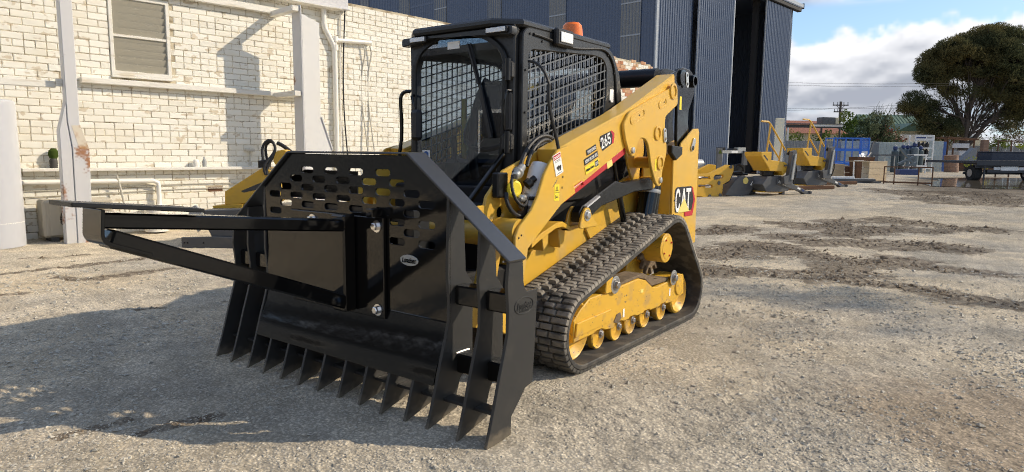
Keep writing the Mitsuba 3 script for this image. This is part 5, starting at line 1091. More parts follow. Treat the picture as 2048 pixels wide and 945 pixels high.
# interior
SE = part(CAB, 'seat', pxz(rounded([(3.80, 1.16), (3.78, 1.26), (4.08, 1.24), (4.17, 1.5), (4.22, 1.82), (4.29, 1.82), (4.27, 1.4), (4.2, 1.12)], .05, 5), 2.78, 3.14, .03), 'seat_vinyl')
part(SE, 'side_bolster', tube([(3.72, 3.10, 1.15), (3.70, 3.12, 1.45), (3.74, 3.10, 1.70), (3.80, 3.06, 1.86)], .034, 12), 'seat_vinyl')
for y in (2.66, 3.27):
    k = part(CAB, 'control_pod', box(3.62, 4.15, y - .07, y + .07, 1.06, 1.30, .03), 'black_plastic')
    part(k, 'joystick', lathe((3.68, y, 1.30), (-.1, 0, 1), [(0, .03), (.03, .022), (.07, .018), (.09, .026), (.15, .028), (.17, .018)], 14), 'black_plastic')
part(CAB, 'display', box(3.46, 3.50, 2.56, 2.72, 1.52, 1.66, .012), 'black_plastic')
part(CAB, 'lap_bar', tube([(4.1, 2.72, 1.75), (3.75, 2.72, 1.55), (3.66, 2.78, 1.42), (3.66, 3.14, 1.42), (3.75, 3.2, 1.55), (4.1, 3.2, 1.75)], .018, 8), 'black_satin')
part(CAB, 'belt', box(3.9, 3.92, 3.36, 3.40, 1.3, 1.75, .004), 'label_yellow')
part(CAB, 'front_sill', pyz([(2.53, 1.02), (2.53, 1.10), (3.40, 1.10), (3.40, 1.02)], 3.25, 3.36, .01), 'void_black')
part(LD, 'door_strut', bar((3.30, 2.53, 1.34), (2.96, 2.56, 1.02), .03, .03, b=.006), 'black_paint')
part(LD, 'front_frame', MB(box(2.95, 3.45, 2.58, 3.35, .30, .62, .02)), 'void_black')
part(LD, 'quick_coupler', MB(box(2.62, 2.72, 2.45, 3.47, .34, .86, .01)), 'black_satin')
part(LD, 'cross_tube', cyl((3.0, 2.42, .88), (3.0, 3.5, .88), .07, 20), 'yellow_paint')
part(LD, 'front_cover', MB(pyz(rounded([(2.55, .3), (2.55, 1.14), (3.37, 1.14), (3.37, .3)], .04), 3.17, 3.24, .01)), 'void_black')
part(LD, 'step_pad', box(2.98, 3.10, 2.5, 2.75, 1.0, 1.05, .01), 'black_plastic')
# ---------------------------------------------------------------- implements parked in front of the shed
TURN = math.radians(25)
BKV = FW * math.cos(TURN) - np.array([.598, -.802, 0]) * math.sin(TURN)
def frame2(o, sc, turn=True):
    o = np.asarray(o, float); RT, back = (np.array([.598, -.802, 0]), FW)
    if turn: RT, back = (RT * math.cos(TURN) + FW * math.sin(TURN)) / math.cos(TURN), BKV
    def P(poly, ref, d0, d1, b=.006, holes=()):
        """An outline drawn in side view (right, up) about ref, as a plate between depths d0 and d1."""
        c = lambda q: np.array([((x - ref[0]) * sc, (ref[1] - y) * sc) for x, y in q])
        return prism(c(poly) * [np.linalg.norm(RT), 1], o + back * d0, unit(RT), ZUP, back, d1 - d0, b, [c(h) * [np.linalg.norm(RT), 1] for h in holes])
    def Q(x, y, ref, d=0.0): return o + RT * (x - ref[0]) * sc + ZUP * (ref[1] - y) * sc + back * d
    return P, Q
SC = .0145 * .1905
RF = (79, 815)                 # drawing units of the implements' side view
P, Q = frame2((18.82, 7.24, .09), SC * 1.04)
BM = thing('boom_attachment', 'yellow folded hydraulic boom with a grey side plate, right of the loader', 'implement')
fr = [(-60, 575), (180, 568), (390, 478), (470, 487), (472, 545), (430, 640), (352, 680), (347, 790), (320, 822), (180, 835), (110, 800), (-60, 790)]
hl = [[(60, 597), (190, 597), (200, 625), (60, 630)], rounded([(232, 610), (255, 580), (345, 580), (360, 600), (335, 622), (250, 637)], 12), [(60, 680), (200, 678), (235, 692), (230, 712), (60, 708)]]
part(BM, 'side_frame', P(fr, RF, 0, .10, .008, hl), 'implement_yellow')
part(BM, 'far_frame', P(fr, RF, .75, .85, .008, hl), 'implement_yellow')
part(BM, 'base_skid', P([(-60, 770), (440, 800), (440, 835), (180, 838), (110, 815), (-60, 815)], RF, .15, .70), 'implement_yellow')
for y0, y1 in ((612, 612), (695, 695)): part(BM, 'cylinder', MB(cyl(Q(-40, y0, RF, .2), Q(140, y1, RF, .2), .04, 12), cyl(Q(140, y1, RF, .2), Q(235, y1, RF, .2), .02, 12)), 'steel')
for x, y in ((298, 665), (430, 500), (320, 790), (195, 800)): part(BM, 'pin', lathe(Q(x, y, RF, -.002), -BKV, [(0, .055), (.02, .055), (.022, .03)], 14), 'implement_grey')
part(BM, 'side_plate', P([(352, 785), (400, 720), (470, 635), (520, 598), (680, 600), (705, 700), (640, 785), (500, 802), (508, 858), (440, 842), (430, 800)], RF, -.12, -.04), 'implement_grey')
part(BM, 'drum_housing', P([(420, 800), (520, 620), (670, 610), (700, 690), (635, 780), (500, 798)], RF, 0, .9), 'implement_grey')
part(BM, 'emblem', lathe(Q(588, 642, RF, -.121), -BKV, [(0, .10), (.006, .10)], 24), 'label_pale')
part(BM, 'triangle', P([(645, 690), (705, 690), (675, 648)], RF, -.13, -.122, .001, [[(660, 683), (690, 683), (675, 660)]]), 'label_white', False)
part(BM, 'lift_ram', MB(cyl(Q(478, 560, RF, .1), Q(600, 572, RF, .1), .055, 12), cyl(Q(600, 572, RF, .1), Q(672, 580, RF, .1), .03, 12)), 'black_satin')
for k in range(3): part(BM, 'hose', tube([Q(380 + 8 * k, 668, RF, .05 + .03 * k), Q(440, 640, RF, .05 + .03 * k), Q(470, 560 - 6 * k, RF, .05 + .03 * k), Q(500, 500 - 6 * k, RF, .05), Q(548, 486 - 6 * k, RF, .05), Q(610, 545, RF, .05 + .03 * k)], .022, 8, step=.06), 'black_rubber')
part(BM, 'foot', P([(595, 785), (740, 780), (830, 782), (828, 805), (600, 803)], RF, .05, .30), 'black_satin')
part(BM, 'hitch', P([(770, 690), (830, 690), (832, 745), (800, 760), (780, 740)], RF, .0, .10), 'implement_yellow')
part(BM, 'strut', P([(745, 800), (755, 700), (790, 680), (800, 780), (790, 805)], RF, .12, .24), 'implement_grey')
def driver(o, s, lab):
    P, Q = frame2(o, SC * s); R0 = (925, 815)
    k = thing('platform_implement', lab, 'implement', 'yellow platform implements with handrails')
    part(k, 'platform', P([(585, 348), (722, 345), (722, 432), (895, 450), (935, 472), (932, 560), (885, 597), (868, 552), (712, 548), (690, 512), (592, 392)], R0, -.05, .62, .01), 'implement_yellow')
    part(k, 'bracket_hole', P(rounded([(612, 380), (632, 378), (680, 430), (668, 440)], 8), R0, -.053, -.0505, 0), 'dark_fan', False)
    for d in (.2,):
        h = part(k, 'handrail', tube([Q(650, 22, R0, d), Q(735, 25, R0, d), Q(765, 45, R0, d), Q(920, 240, R0, d), Q(985, 325, R0, d)], .026, 10, False), 'implement_yellow')
        part(h, 'upright', tube([Q(768, 55, R0, d), Q(728, 428, R0, d)], .026, 10, False), 'implement_yellow')
        part(h, 'brace', tube([Q(752, 222, R0, d), Q(900, 408, R0, d)], .024, 10, False), 'implement_yellow')
        part(h, 'upright', tube([Q(932, 262, R0, d), Q(905, 445, R0, d)], .026, 10, False), 'implement_yellow')
    part(k, 'turntable', lathe(Q(792, 598, R0, .3), ZUP, [(0, .20), (.10, .20), (.105, .235), (.15, .235), (.155, .21), (.19, .2)], 24), 'black_satin')
    part(k, 'undercarriage', P([(640, 690), (700, 610), (880, 600), (960, 640), (1010, 700), (985, 765), (900, 775), (700, 770)], R0, .0, .6, .01), 'implement_grey')
    part(k, 'lower_skid', P([(690, 745), (930, 738), (960, 770), (900, 785), (700, 778)], R0, .05, .55, .008), 'implement_yellow')
    part(k, 'mast', P([(948, 340), (990, 325), (1002, 345), (985, 500), (968, 690), (860, 690), (845, 610), (915, 590)], R0, -.20, -.06, .008), 'implement_grey')
    part(k, 'mast_channel', P([(968, 370), (990, 360), (962, 640), (932, 640)], R0, -.24, -.201, .006), 'implement_pale')
    part(k, 'lug', P([(888, 482), (935, 480), (935, 500), (888, 498)], R0, -.10, -.051, .004), 'implement_grey')
    bm = [(822, 632), (850, 622), (1160, 738), (1280, 790), (1272, 838), (1150, 775), (820, 690)]
    b = part(k, 'drawbar', P(bm, R0, -.03, .12, .008), 'implement_grey')
    part(b, 'end_plate', P([(1265, 770), (1287, 772), (1276, 860), (1258, 856)], R0, -.08, .18, .006), 'implement_grey')
    part(b, 'point', lathe(Q(1284, 805, R0, .05), Q(1300, 810, R0, .05) - Q(1284, 805, R0, .05), [(0, .05), (.12, .05), (.24, .015)], 12), 'steel')
    ud = unit(Q(1160, 770, R0) - Q(860, 660, R0)); vd = np.cross(-BKV, ud); vd = vd if vd[2] > 0 else -vd
    part(b, 'lettering', write('DRIVE FORCE', Q(838, 675, R0, -.031), ud, vd, .075 * s, .32 * s, .002, True), 'label_white', False)
    part(b, 'label', place(trimesh.creation.box(bounds=[[0, 0, 0], [.13, .05, .002]]), Q(1095, 742, R0, -.033), ud, vd, -BKV), 'label_white', False)
    part(b, 'label', place(trimesh.creation.box(bounds=[[0, 0, 0], [.10, .05, .002]]), Q(1155, 765, R0, -.033), ud, vd, -BKV), 'valve_blue', False)
    for q in range(4):
        part(k, 'hose', tube([Q(985, 335 + 10 * q, R0, .05 + .03 * q), Q(1035 + 5 * q, 395 + 6 * q, R0, .05 + .03 * q), Q(1072 - 6 * q, 500, R0, .04 * q), Q(1072 - 9 * q, 610, R0, .04 * q), Q(1030 - 6 * q, 690 - 6 * q, R0, .05), Q(1005 - 4 * q, 640, R0, .1)], .018, 8, step=.06), 'black_rubber')
    part(k, 'cap', lathe(Q(985, 650, R0, .05), ZUP, [(0, .06), (.08, .06), (.10, .04)], 14), 'label_yellow')
    part(k, 'stand_leg', P([(955, 700), (985, 700), (975, 812), (940, 812)], R0, .1, .25, .006), 'implement_grey')
    return k
driver((20.95, 5.46, .15), 1.0, 'nearer yellow platform with handrail, hoses and long grey drawbar')
driver((24.80, 5.20, .22), 1.07, 'farther yellow platform with handrail, partly hidden by the nearer one')
P, Q = frame2((23.05, 8.75, .02), SC * 1.18)
FK = thing('fork_frame', 'pale steel fork carriage with green triangles behind the boom', 'implement')
part(FK, 'upright', P([(232, 335), (292, 340), (290, 560), (225, 560)], RF, -.05, .05), 'implement_grey'); part(FK, 'upright', P([(570, 360), (605, 365), (625, 520), (570, 520)], RF, -.05, .05), 'implement_grey')
part(FK, 'top_rail', P([(288, 360), (600, 358), (600, 388), (288, 392)], RF, .0, .12), 'implement_pale')
part(FK, 'inner_upright', P([(288, 392), (315, 392), (308, 530), (282, 530)], RF, .02, .10), 'implement_pale')
part(FK, 'hook', P([(292, 328), (340, 326), (340, 358), (292, 358)], RF, .0, .3), 'black_satin'); part(FK, 'hook', P([(432, 358), (445, 335), (490, 335), (500, 358)], RF, .0, .3), 'black_satin'); part(FK, 'hook', P([(530, 325), (635, 325), (635, 360), (530, 358)], RF, .1, .3), 'implement_pale')
part(FK, 'triangle', P([(240, 395), (285, 395), (262, 350)], RF, -.058, -.0505, .001), 'leaf_green', False); part(FK, 'tag', P([(418, 362), (500, 362), (500, 388), (418, 388)], RF, -.008, -.001, 0), 'label_white', False)
part(FK, 'lower_plate', P([(225, 545), (640, 500), (640, 640), (225, 640)], RF, .1, .2), 'black_satin')
part(FK, 'foot', P([(240, 640), (300, 640), (300, 780), (240, 780)], RF, .0, .2), 'implement_grey'); part(FK, 'foot', P([(560, 640), (620, 640), (620, 780), (560, 780)], RF, .0, .2), 'implement_grey')
solo('steel_roller', MB(cyl(Q(40, 515, RF, .8), Q(235, 512, RF, .8), .17, 24, .01)), 'silver_paint', 'shiny horizontal steel roller left of the fork carriage', 'roller')
solo('white_board', blk(27.9, 7.55, .32, .12, ZG - .05, 2.82, .006, 4), 'cream', 'tall cream board leaning upright in front of the shed', 'board')

# ---------------------------------------------------------------- stores along the fence
CG = thing('blue_cage', 'blue steel mesh access cage on a pallet base', 'cage')
cx, cy = 41.65, 7.35
def cg(r0, r1, f0, f1, z0, z1, b=.004): 
    m = blk(cx, cy, 1, 1, 0, 1); return place(box(r0, r1, f0, f1, z0, z1, b), np.array([cx, cy, 0.0]), RT, FW, ZUP)
part(CG, 'base', cg(-1.06, 1.0, -.02, 1.0, .86, .98), 'cage_blue')
for r0 in (-1.05, -.38, .50, .93):
    part(CG, 'post', cg(r0, r0 + .07, -.02, .05, .98, 2.38), 'cage_blue'); part(CG, 'back_post', cg(r0, r0 + .05, .95, 1.0, .98, 2.38), 'cage_blue')
for z in (1.0, 1.62, 1.70, 2.30): part(CG, 'rail', cg(-.979, .929, -.015, .045, z, z + .07), 'cage_blue')
for z in (1.0, 1.66, 2.32): part(CG, 'back_rail', cg(-.979, .929, .96, 1.0, z, z + .05), 'cage_blue')
def gridmesh(r0, r1, z0, z1, f, st, w=.006):
    return MB(*[cg(a, a + w, f, f + .006, z0, z1, 0) for a in np.arange(r0, r1, st)], *[cg(r0, r1, f + .001, f + .007, a, a + w, 0) for a in np.arange(z0, z1, st)])
part(CG, 'mesh_panel', gridmesh(-.975, -.385, 1.07, 1.62, .01, .07, .006), 'cage_blue', False, kind='stuff'); part(CG, 'mesh_panel', gridmesh(-.975, -.385, 1.77, 2.30, .01, .07, .006), 'cage_blue', False, kind='stuff')
part(CG, 'mesh_panel', gridmesh(-.305, .495, 1.77, 2.30, .01, .07, .005), 'cage_blue', False, kind='stuff'); part(CG, 'gate_panel', gridmesh(.575, .925, 1.77, 2.30, .01, .035, .014), 'cage_blue', False, kind='stuff')
part(CG, 'gate_label', cg(.575, .925, -.005, .005, 1.50, 1.68), 'label_white'); part(CG, 'fork_pocket', cg(-.6, -.3, 0, .9, .74, .858), 'cage_blue'); part(CG, 'fork_pocket', cg(.3, .6, 0, .9, .74, .858), 'cage_blue')
part(CG, 'leg', cg(-1.0, -.9, 0, .1, ZG, .74), 'cage_blue'); part(CG, 'leg', cg(.85, .95, 0, .1, ZG, .74), 'cage_blue')
def crate(name, lab, x, y, w, d, h, mt, a, boards=3):
    k = thing(name, lab, 'crate'); ca, sa = math.cos(math.radians(a)), math.sin(math.radians(a)); u = RT * ca + FW * sa; v = -RT * sa + FW * ca
    L = lambda m: place(m, np.array([x, y, ZG - .02]), u, v, ZUP)
    for i in range(boards):
        z0, z1 = .06 + i * (h - .06) / boards, .06 + (i + 1) * (h - .06) / boards - .012
        part(k, 'front_board', L(box(-w / 2, w / 2, 0, .03, z0, z1, .004)), mt); part(k, 'side_board', L(box(w / 2 - .03, w / 2, .032, d, z0, z1, .004)), 'plywood_pale' if 'pale end' in lab else mt)
    part(k, 'lid', L(box(-w / 2 - .01, w / 2 + .01, -.01, d, h - .01, h + .02, .004)), mt)
    for t in (-.4, .4): part(k, 'skid', L(box(w * t - .05, w * t + .05, .0, d, 0, .055, .004)), 'rust_steel')
    return k
crate('plywood_crate', 'large plywood crate with a pale end beside the rusty bin', 31.15, 4.45, 1.02, 1.2, .84, 'plywood', 22)
crate('pale_crate', 'low pale crate left of the brown box under the blue cage', 34.35, 6.85, 1.2, .8, .66, 'plywood', 0, 2)
crate('brown_box', 'brown timber box between the pale crate and the rusty bin', 34.9, 6.1, .6, .7, .56, 'rust_steel', 0, 2)
BN = thing('rusty_bin', 'dark rusty steel hopper bin full of white offcuts', 'bin')
O = np.array([34.6, 5.65, ZG])
pts = lambda w, d, z, s=0: [O + RT * (s + a * w / 2) + FW * (b * d / 2) + ZUP * z for a, b in ((-1, -1), (1, -1), (1, 1), (-1, 1))]
part(BN, 'hopper', hull(pts(.52, .5, 0, -.06) + pts(.82, .8, 1.0)), 'rust_steel', False)
rb = np.random.default_rng(4)
for i in range(5): part(BN, 'offcut', bar(O + RT * rb.uniform(-.3, .2) + ZUP * .9, O + RT * rb.uniform(-.25, .38) + FW * rb.uniform(-.2, .2) + ZUP * rb.uniform(1.08, 1.28), .16, .02), 'label_white', False)
FR = thing('leaning_stillage', 'white steel frame leaning against the rusty bin', 'frame')
o = np.array([32.9, 5.47, .42])
for a, b in (((-.2, 0), (-.2, .72)), ((.2, 0), (.2, .72)), ((-.22, .72), (.22, .72))): part(FR, 'bar', bar(o + RT * a[0] + ZUP * a[1], o + RT * b[0] + ZUP * b[1] + FW * .05, .045, .045), 'label_white')
for i, (x, y, L, a, z, lab, mt) in enumerate(((28.6, 5.25, 1.6, 8, 0, 'dark steel plank lying at the front of the stack', 'implement_grey'), (28.95, 5.0, 1.75, -6, .10, 'steel plank resting on top of the stack', 'implement_grey'), (29.3, 4.6, 1.3, 4, 0, 'dark steel plank at the right of the stack', 'implement_grey'), (28.9, 5.3, .8, -12, .19, 'short pale plank on top of the stack', 'label_white'), (29.5, 4.65, .9, 10, .11, 'short pale plank at the right of the stack', 'implement_pale'))):
    solo('steel_plank', place(box(-L / 2, L / 2, 0, .3, 0, .09, .006), np.array([x, y, ZG - .04 + z]), RT * math.cos(math.radians(a)) + FW * math.sin(math.radians(a)), -RT * math.sin(math.radians(a)) + FW * math.cos(math.radians(a)), ZUP), mt, lab, 'plank', 'planks stacked on the ground')
RK2 = thing('rusty_rack', 'low rusty steel rail rack standing on the ground by the puddle', 'rack')
a, b = np.array([29.15, 3.95, ZG - .03]), np.array([28.95, 2.35, ZG - .03])
for t in (0, .22, .72, 1): 
    p = a + (b - a) * t + FW * (.5 if t in (.22, .72) and False else 0); part(RK2, 'upright', bar(p, p + ZUP * .70, .04, .04), 'rust_steel')
part(RK2, 'top_rail', bar(a + ZUP * .68, b + ZUP * .68, .04, .04), 'rust_steel'); part(RK2, 'bottom_rail', bar(a + ZUP * .10, b + ZUP * .10, .05, .06), 'rust_steel'); part(RK2, 'middle_rail', bar(a + ZUP * .4, a + (b - a) * .22 + ZUP * .4, .02, .02), 'rust_steel')
for q, (x0, y0, x1, y1, lab) in enumerate(((22.6, 6.2, 24.3, 4.75, 'rusty steel bar lying flat behind the nearer drawbar'), (26.0, 5.8, 27.4, 4.6, 'rusty steel bar lying flat beside the farther drawbar'))):
    solo('rusty_bar', bar((x0, y0, gz(x0) + .07), (x1, y1, gz(x1) + .07), .12, .12, b=.01), 'rust_steel', lab, 'bar', 'rusty bars on the ground')
# gas cylinders, their rack and the shelf in front
gc = np.array([51.1, 5.75, 0.0])
for i, (r_, f_, h, q, mt, lab) in enumerate(((-.72, 0, 1.62, .21, 'gas_green', 'dark green gas cylinder, leftmost of the row'), (-.28, -.15, 1.72, .22, 'gas_green', 'dark green gas cylinder, second from the left'), (.16, .1, 1.70, .21, 'gas_grey', 'blue grey gas cylinder, third from the left'), (.42, -.25, 1.84, .24, 'gas_grey', 'tallest gas cylinder with a blue valve guard'), (.95, .0, 1.66, .2, 'gas_green', 'slim dark gas cylinder next to the white rack'), (-.5, .4, 1.66, .2, 'gas_grey', 'gas cylinder standing behind the left pair'), (.6, .4, 1.7, .2, 'gas_green', 'gas cylinder standing behind the tallest one'))):
    c = gc + RT * r_ + FW * f_ + ZUP * ZG; k = thing('gas_cylinder', lab, 'gas cylinder', 'gas cylinders by the fence')
    part(k, 'bottle', lathe(c, ZUP, [(0, q - .02), (.03, q), (h - .32, q), (h - .24, q * .92), (h - .17, q * .6), (h - .14, .05)], 20), mt)
    part(k, 'valve_guard', lathe(c + ZUP * (h - .14), ZUP, [(0, .10), (.03, .13), (.17, .13), (.20, .10)], 14), 'valve_blue'); part(k, 'valve', lathe(c + ZUP * (h + .055), ZUP, [(0, .04), (.07, .04), (.1, .02)], 10), 'steel')
WR = thing('white_rack', 'white steel rack with a sign on top, holding dark bottles', 'rack')
o = np.array([51.75, 4.85, 0.0])
def wr(r0, r1, f0, f1, z0, z1): return place(box(r0, r1, f0, f1, z0, z1, .005), o, RT, FW, ZUP)
for r_ in (-.55, .62): part(WR, 'post', wr(r_, r_ + .07, 0, .07, ZG, 2.78), 'label_white'); part(WR, 'back_post', wr(r_, r_ + .07, .7, .77, ZG, 2.78), 'label_white')
sg = part(WR, 'sign', wr(-.62, .62, -.03, -.002, 2.40, 2.78), 'silver_paint'); part(sg, 'print', wr(-.54, .1, -.036, -.031, 2.55, 2.64), 'valve_blue'); part(sg, 'print', wr(.16, .5, -.036, -.031, 2.56, 2.62), 'implement_grey')
for z in (.55, 1.30, 1.9): part(WR, 'shelf', wr(-.48, .61, .0, .7, z, z + .05), 'label_white')
for i in range(4): part(WR, 'dark_bottle', lathe(o + RT * (-.36 + .27 * i) + FW * .35 + ZUP * 1.351, ZUP, [(0, .11), (.03, .12), (.42, .12), (.5, .06), (.54, .06)], 14), 'label_black')
for i in range(4): part(WR, 'dark_bottle', lathe(o + RT * (-.36 + .27 * i) + FW * .35 + ZUP * 1.951, ZUP, [(0, .11), (.28, .12), (.36, .05), (.40, .05)], 14), 'label_black')
for i in range(4): part(WR, 'dark_bottle', lathe(o + RT * (-.36 + .27 * i) + FW * .35 + ZUP * .601, ZUP, [(0, .11), (.03, .12), (.5, .12), (.6, .06), (.64, .06)], 14), 'label_black')
PS2 = thing('pale_shelf', 'low pale steel shelf in front of the gas cylinders', 'shelf')
o = np.array([49.1, 4.85, 0.0])
for r_ in (-.55, .5): part(PS2, 'leg', wr(r_, r_ + .07, 0, .07, ZG, 1.5), 'label_white')
for z in (.72, 1.42): part(PS2, 'board', wr(-.62, .62, .0, .5, z, z + .09), 'label_white')
XS = thing('steel_stand', 'dark crossed steel stand leaning in front of the gas cylinders', 'stand')
o = np.array([46.4, 5.15, 0.0])
for a_, b_ in (((-.5, 1.9), (.55, .75)), ((.4, 1.35), (-.5, .9)), ((-.1, .75), (.6, 1.0)), ((.0, ZG), (.1, 1.4))): part(XS, 'arm', bar(o + RT * a_[0] + ZUP * a_[1], o + RT * b_[0] + ZUP * b_[1], .14, .12), 'gas_grey')
part(XS, 'long_bar', bar(np.array([46.2, 7.0, 1.42]), np.array([47.3, 4.9, 1.45]), .05, .08), 'implement_grey')
for t in (.05, .3, .55, .8): part(XS, 'hanger', bar(np.array([46.2, 7.0, 1.38]) + np.array([1.1, -2.1, .03]) * t, np.array([46.2, 7.0, .62]) + np.array([1.1, -2.1, .03]) * t, .09, .05), 'implement_pale')
part(XS, 'leg', bar((46.2, 7.0, ZG - .02), (46.2, 7.0, 1.4), .06, .06), 'implement_grey'); part(XS, 'leg', bar((47.25, 4.95, ZG - .02), (47.25, 4.95, 1.4), .06, .06), 'implement_grey')
solo('dark_box', blk(44.5, 4.75, 1.1, .6, ZG - .02, .62, .02), 'valve_blue', 'dark blue box on the ground below the steel stand', 'box')
solo('leaning_pipe', bar((50.6, 8.15, ZG - .05), (51.4, 7.75, 2.35), .08, .08), 'implement_grey', 'dark pipe leaning against the pale green fence', 'pipe')
solo('dark_sheet', blk(52.2, 7.75, .55, .05, .25, 2.3, .005), 'fence_grey', 'dark upright sheet between the blue cage and the pale fence', 'sheet')
# drum, junk and trailer
DM = thing('oil_drum', 'dented brown steel drum leaning beside the blue post', 'drum')
ax = unit(RT * -.10 + ZUP); o = np.array([55.25, 3.4, ZG - .01])
part(DM, 'shell', lathe(o, ax, [(0, .42), (.02, .44), (.38, .43), (.40, .455), (.42, .43), (.78, .43), (.80, .455), (.82, .43), (1.14, .43), (1.16, .445), (1.18, .44)], 28), 'drum_rust')
part(DM, 'lid', lathe(o + ax * 1.16, ax, [(0, .41), (.006, .41)], 28), 'rust_steel')
FL = thing('forklift', 'old forklift with a rusty roof behind the drum', 'forklift')
o = np.array([62.9, 3.35, ZG])
def fl(r0, r1, f0, f1, z0, z1, b=.01): return place(box(r0, r1, f0, f1, z0, z1, b), o, RT, FW, ZUP)
part(FL, 'body', fl(-.7, 1.2, 0, 1.6, .35, 1.1, .05), 'implement_grey'); part(FL, 'bonnet', fl(-.1, 1.3, .1, 1.5, 1.1, 1.55, .06), 'silver_paint'); part(FL, 'windscreen_frame', fl(-.7, .6, .0, .06, 1.75, 2.1), 'silver_paint')
for r_ in (-1.05, -.6, 1.0): part(FL, 'post', fl(r_, r_ + .09, .1, .2, .4, 2.45), 'rust_steel')
part(FL, 'roof', place(box(-1.1, 1.3, 0, 1.6, 0, .10, .01), o + ZUP * 2.45, unit(RT - ZUP * .06), FW, unit(ZUP + RT * .06)), 'rust_steel')
part(FL, 'mast', fl(-1.25, -1.12, .1, .3, 0, 2.6), 'rust_steel'); part(FL, 'ledge', fl(-.9, .2, -.3, -.02, .9, 1.0), 'plywood')
for r_ in (-.5, .9): part(FL, 'wheel', lathe(o + RT * r_ + ZUP * .33 - FW * .1, FW, [(0, .3), (.02, .33), (.22, .33), (.24, .3)], 18), 'tyre')
solo('blue_ramp', place(prism([(-.62, 0), (.62, 0), (.62, 1.0), (.40, 1.0)], (0, 0, 0), (1, 0, 0), (0, 1, 0), (0, 0, 1), .5, .01), np.array([60.6, 3.05, 1.05]), RT, ZUP, -FW), 'fence_grey', 'blue grey sloping chute right of the forklift', 'chute')
solo('chute_table', blk(60.9, 3.2, 2.4, .9, .25, 1.05, .02), 'rust_steel', 'rusty bench under the blue grey chute', 'bench')
solo('rusty_column', blk(61.6, 1.75, .40, .4, .28, 2.65, .01), 'drum_rust', 'rust red upright column left of the trailer', 'column')
solo('rusty_plate', prism([(-1.1, 0), (0, 0), (0, 1.4), (-.25, 1.4)], np.array([62.0, 2.0, .28]), RT, ZUP, FW, .3, .01), 'rust_steel', 'rusty sloping steel plate beside the red column', 'plate')
TL = thing('flat_trailer', 'flat deck steel trailer at the right edge beside the puddle', 'trailer')
o = np.array([37.75, 1.52, 0.0])
def tl(r0, r1, f0, f1, z0, z1, b=.008): return place(box(r0, r1, f0, f1, z0, z1, b), o, RT, FW, ZUP)
part(TL, 'deck', tl(-.22, 3.6, -.6, 3.2, 1.08, 1.20), 'trailer_steel'); part(TL, 'side_rail', tl(-.24, 3.6, -.64, -.605, .98, 1.22), 'trailer_steel'); part(TL, 'rear_beam', tl(.35, 2.6, -.5, -.35, .66, .80), 'trailer_steel')
part(TL, 'chassis_beam', tl(-.1, 3.4, -.45, -.3, .86, 1.078), 'trailer_steel'); part(TL, 'number_plate_board', tl(.95, 1.75, -.53, -.505, .76, .95), 'label_white')
part(TL, 'light_board', tl(.62, .93, -.53, -.505, .78, .93), 'silver_paint'); part(TL, 'light_board', tl(1.78, 2.1, -.53, -.505, .78, .93), 'silver_paint')
part(TL, 'axle', tl(-.1, 2.9, .4, .5, .56, .66), 'trailer_steel'); part(TL, 'stay', tl(.12, .18, -.62, -.56, .25, 1.0), 'trailer_steel')
for r_ in (.18, 2.78):
    k = part(TL, 'wheel', lathe(o + RT * (r_ - .22) + FW * .1 + ZUP * .63, RT, [(0, .28), (.02, .345), (.05, .36), (.33, .36), (.36, .345), (.38, .28)], 28), 'tyre')
    part(k, 'rim', lathe(o + RT * (r_ - .225) + FW * .1 + ZUP * .63, -RT, [(0, .18), (.005, .18)], 18), 'steel')
part(TL, 'mudguard', tl(-.08, .42, -.3, .55, 1.02, 1.078), 'trailer_steel')
BX = thing('tool_box', 'dark blue box standing on the trailer deck', 'box')
o2 = np.array([47.6, .2, 0.0]); part(BX, 'body', place(box(.55, 2.6, 0, 1.0, 1.20, 1.58, .02), np.array([38.6, 1.3, 0.0]), RT, FW, ZUP), 'navy_paint'); part(BX, 'lid', place(box(.53, 2.62, -.02, 1.02, 1.581, 1.64, .01), np.array([38.6, 1.3, 0.0]), RT, FW, ZUP), 'navy_paint')
WS = thing('work_stand', 'rusty pipe stand rising behind the trailer box', 'stand')
for r_ in (.2, .9, 1.7): part(WS, 'post', place(box(r_, r_ + .05, 0, .05, ZG, 2.2), np.array([43.8, .9, 0.0]), RT, FW, ZUP), 'rust_steel')
part(WS, 'rail', place(box(.15, 2.6, 0, .05, 2.2, 2.26), np.array([43.8, .9, 0.0]), RT, FW, ZUP), 'rust_steel')
shrub('weed_clump', 'yellow green weeds growing left of the trailer box', 47.5, 1.9, [(-.3, 0, .9, .35), (.4, 0, 1.1, .4)], 500, .09, 'leaf_lime', 31, 'weeds')
# small yellow machine behind the rake, by the wall
P, Q = frame2((5.14, 9.23, 0), .0073, False); RM = (430, 482)
MN = thing('mini_boom', 'small yellow boom machine with black hoses behind the rake, by the wall', 'machine')
part(MN, 'boom', P([(463, 378), (470, 374), (540, 330), (556, 338), (566, 330), (572, 345), (572, 392), (560, 400), (495, 402), (487, 405), (462, 404)], RM, -.16, .16, .012), 'implement_yellow')
part(MN, 'boom_slot', P([(495, 377), (520, 366), (556, 352), (545, 370), (500, 380)], RM, -.163, -.1605, 0), 'dark_fan', False)
part(MN, 'boom_tip', P([(440, 406), (463, 404), (500, 402), (498, 410), (442, 411)], RM, -.2, .2, .006), 'implement_yellow')
part(MN, 'pivot_head', P(rounded([(556, 318), (562, 300), (580, 295), (590, 305), (584, 322), (570, 336)], 6), RM, -.12, .12, .01), 'implement_yellow')
part(MN, 'valve', P([(530, 318), (548, 315), (548, 330), (530, 332)], RM, -.17, .0, .01), 'black_satin')
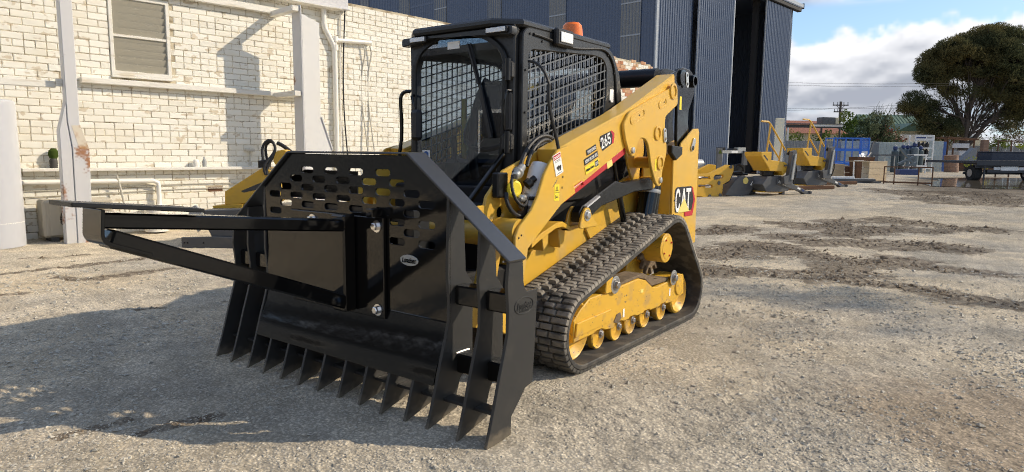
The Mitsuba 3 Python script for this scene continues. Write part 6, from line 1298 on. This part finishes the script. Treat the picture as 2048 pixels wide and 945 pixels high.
for q in range(2): part(MN, 'hose', tube([Q(538 + 3 * q, 328, RM, -.12 + .07 * q), Q(537 + 3 * q, 300, RM, -.12 + .07 * q), Q(542 + 2 * q, 283 + 2 * q, RM, -.1 + .05 * q), Q(552, 278 + 3 * q, RM, -.1 + .05 * q), Q(560 - 2 * q, 286 + 3 * q, RM, -.1 + .05 * q), Q(556 - 4 * q, 312, RM, -.12), Q(548 - 3 * q, 345, RM, -.17)], .019, 10, step=.04), 'black_rubber')
part(MN, 'hose', tube([Q(556, 283, RM, .1), Q(572, 292, RM, .1), Q(588, 305, RM, .1), Q(610, 320, RM, .1)], .028, 10, step=.04), 'black_rubber')
part(MN, 'bucket', P([(440, 411), (500, 409), (560, 404), (640, 400), (640, 470), (455, 462), (445, 440)], RM, -.5, .45, .01), 'implement_grey')
part(MN, 'bucket_side', P([(412, 422), (420, 405), (428, 401), (438, 410), (446, 440), (430, 452)], RM, -.52, -.48, .006), 'implement_pale')
part(MN, 'cutting_bar', P([(401, 462), (460, 460), (640, 464), (640, 486), (460, 486), (402, 481)], RM, -.56, -.50, .004), 'implement_grey')
for x in (407, 413, 443): part(MN, 'bolt_hole', lathe(Q(x, 472, RM, -.561), -FW, [(0, .012), (.002, .012)], 10), 'void_black')
for x in (500, 620): part(MN, 'skid', P([(x - 20, 462), (x + 20, 462), (x + 20, 492), (x - 20, 492)], RM, -.3, .4, .01), 'black_satin')

# more stores along the back of the yard
for i, (x, y, n, mt, lab) in enumerate(((66.5, 3.6, 4, 'plywood', 'stack of weathered pallets behind the forklift'), (57.5, 1.1, 3, 'rust_steel', 'stack of rusty pallets left of the trailer deck'))):
    k = thing('pallet_stack', lab, 'pallets')
    for j in range(n): part(k, 'pallet', MB(blk(x, y, 1.3, 1.1, ZG + .15 * j + .10, ZG + .15 * j + .138, .004), blk(x, y, 1.3, .1, ZG + .15 * j, ZG + .15 * j + .099, .004)), mt)
for i, (x, y, lab) in enumerate(((58.9, 2.45, 'old tyre lying on top of another beside the rusty bench'), (58.9, 2.45, 'old tyre lying on the ground beside the rusty bench'))):
    z = ZG + (.26 if i == 0 else 0)
    solo('old_tyre', lathe((x, y, z), ZUP, [(0, .28), (.02, .40), (.06, .45), (.19, .45), (.23, .40), (.25, .28), (.2, .27), (.05, .27)], 24), 'tyre', lab, 'tyre')
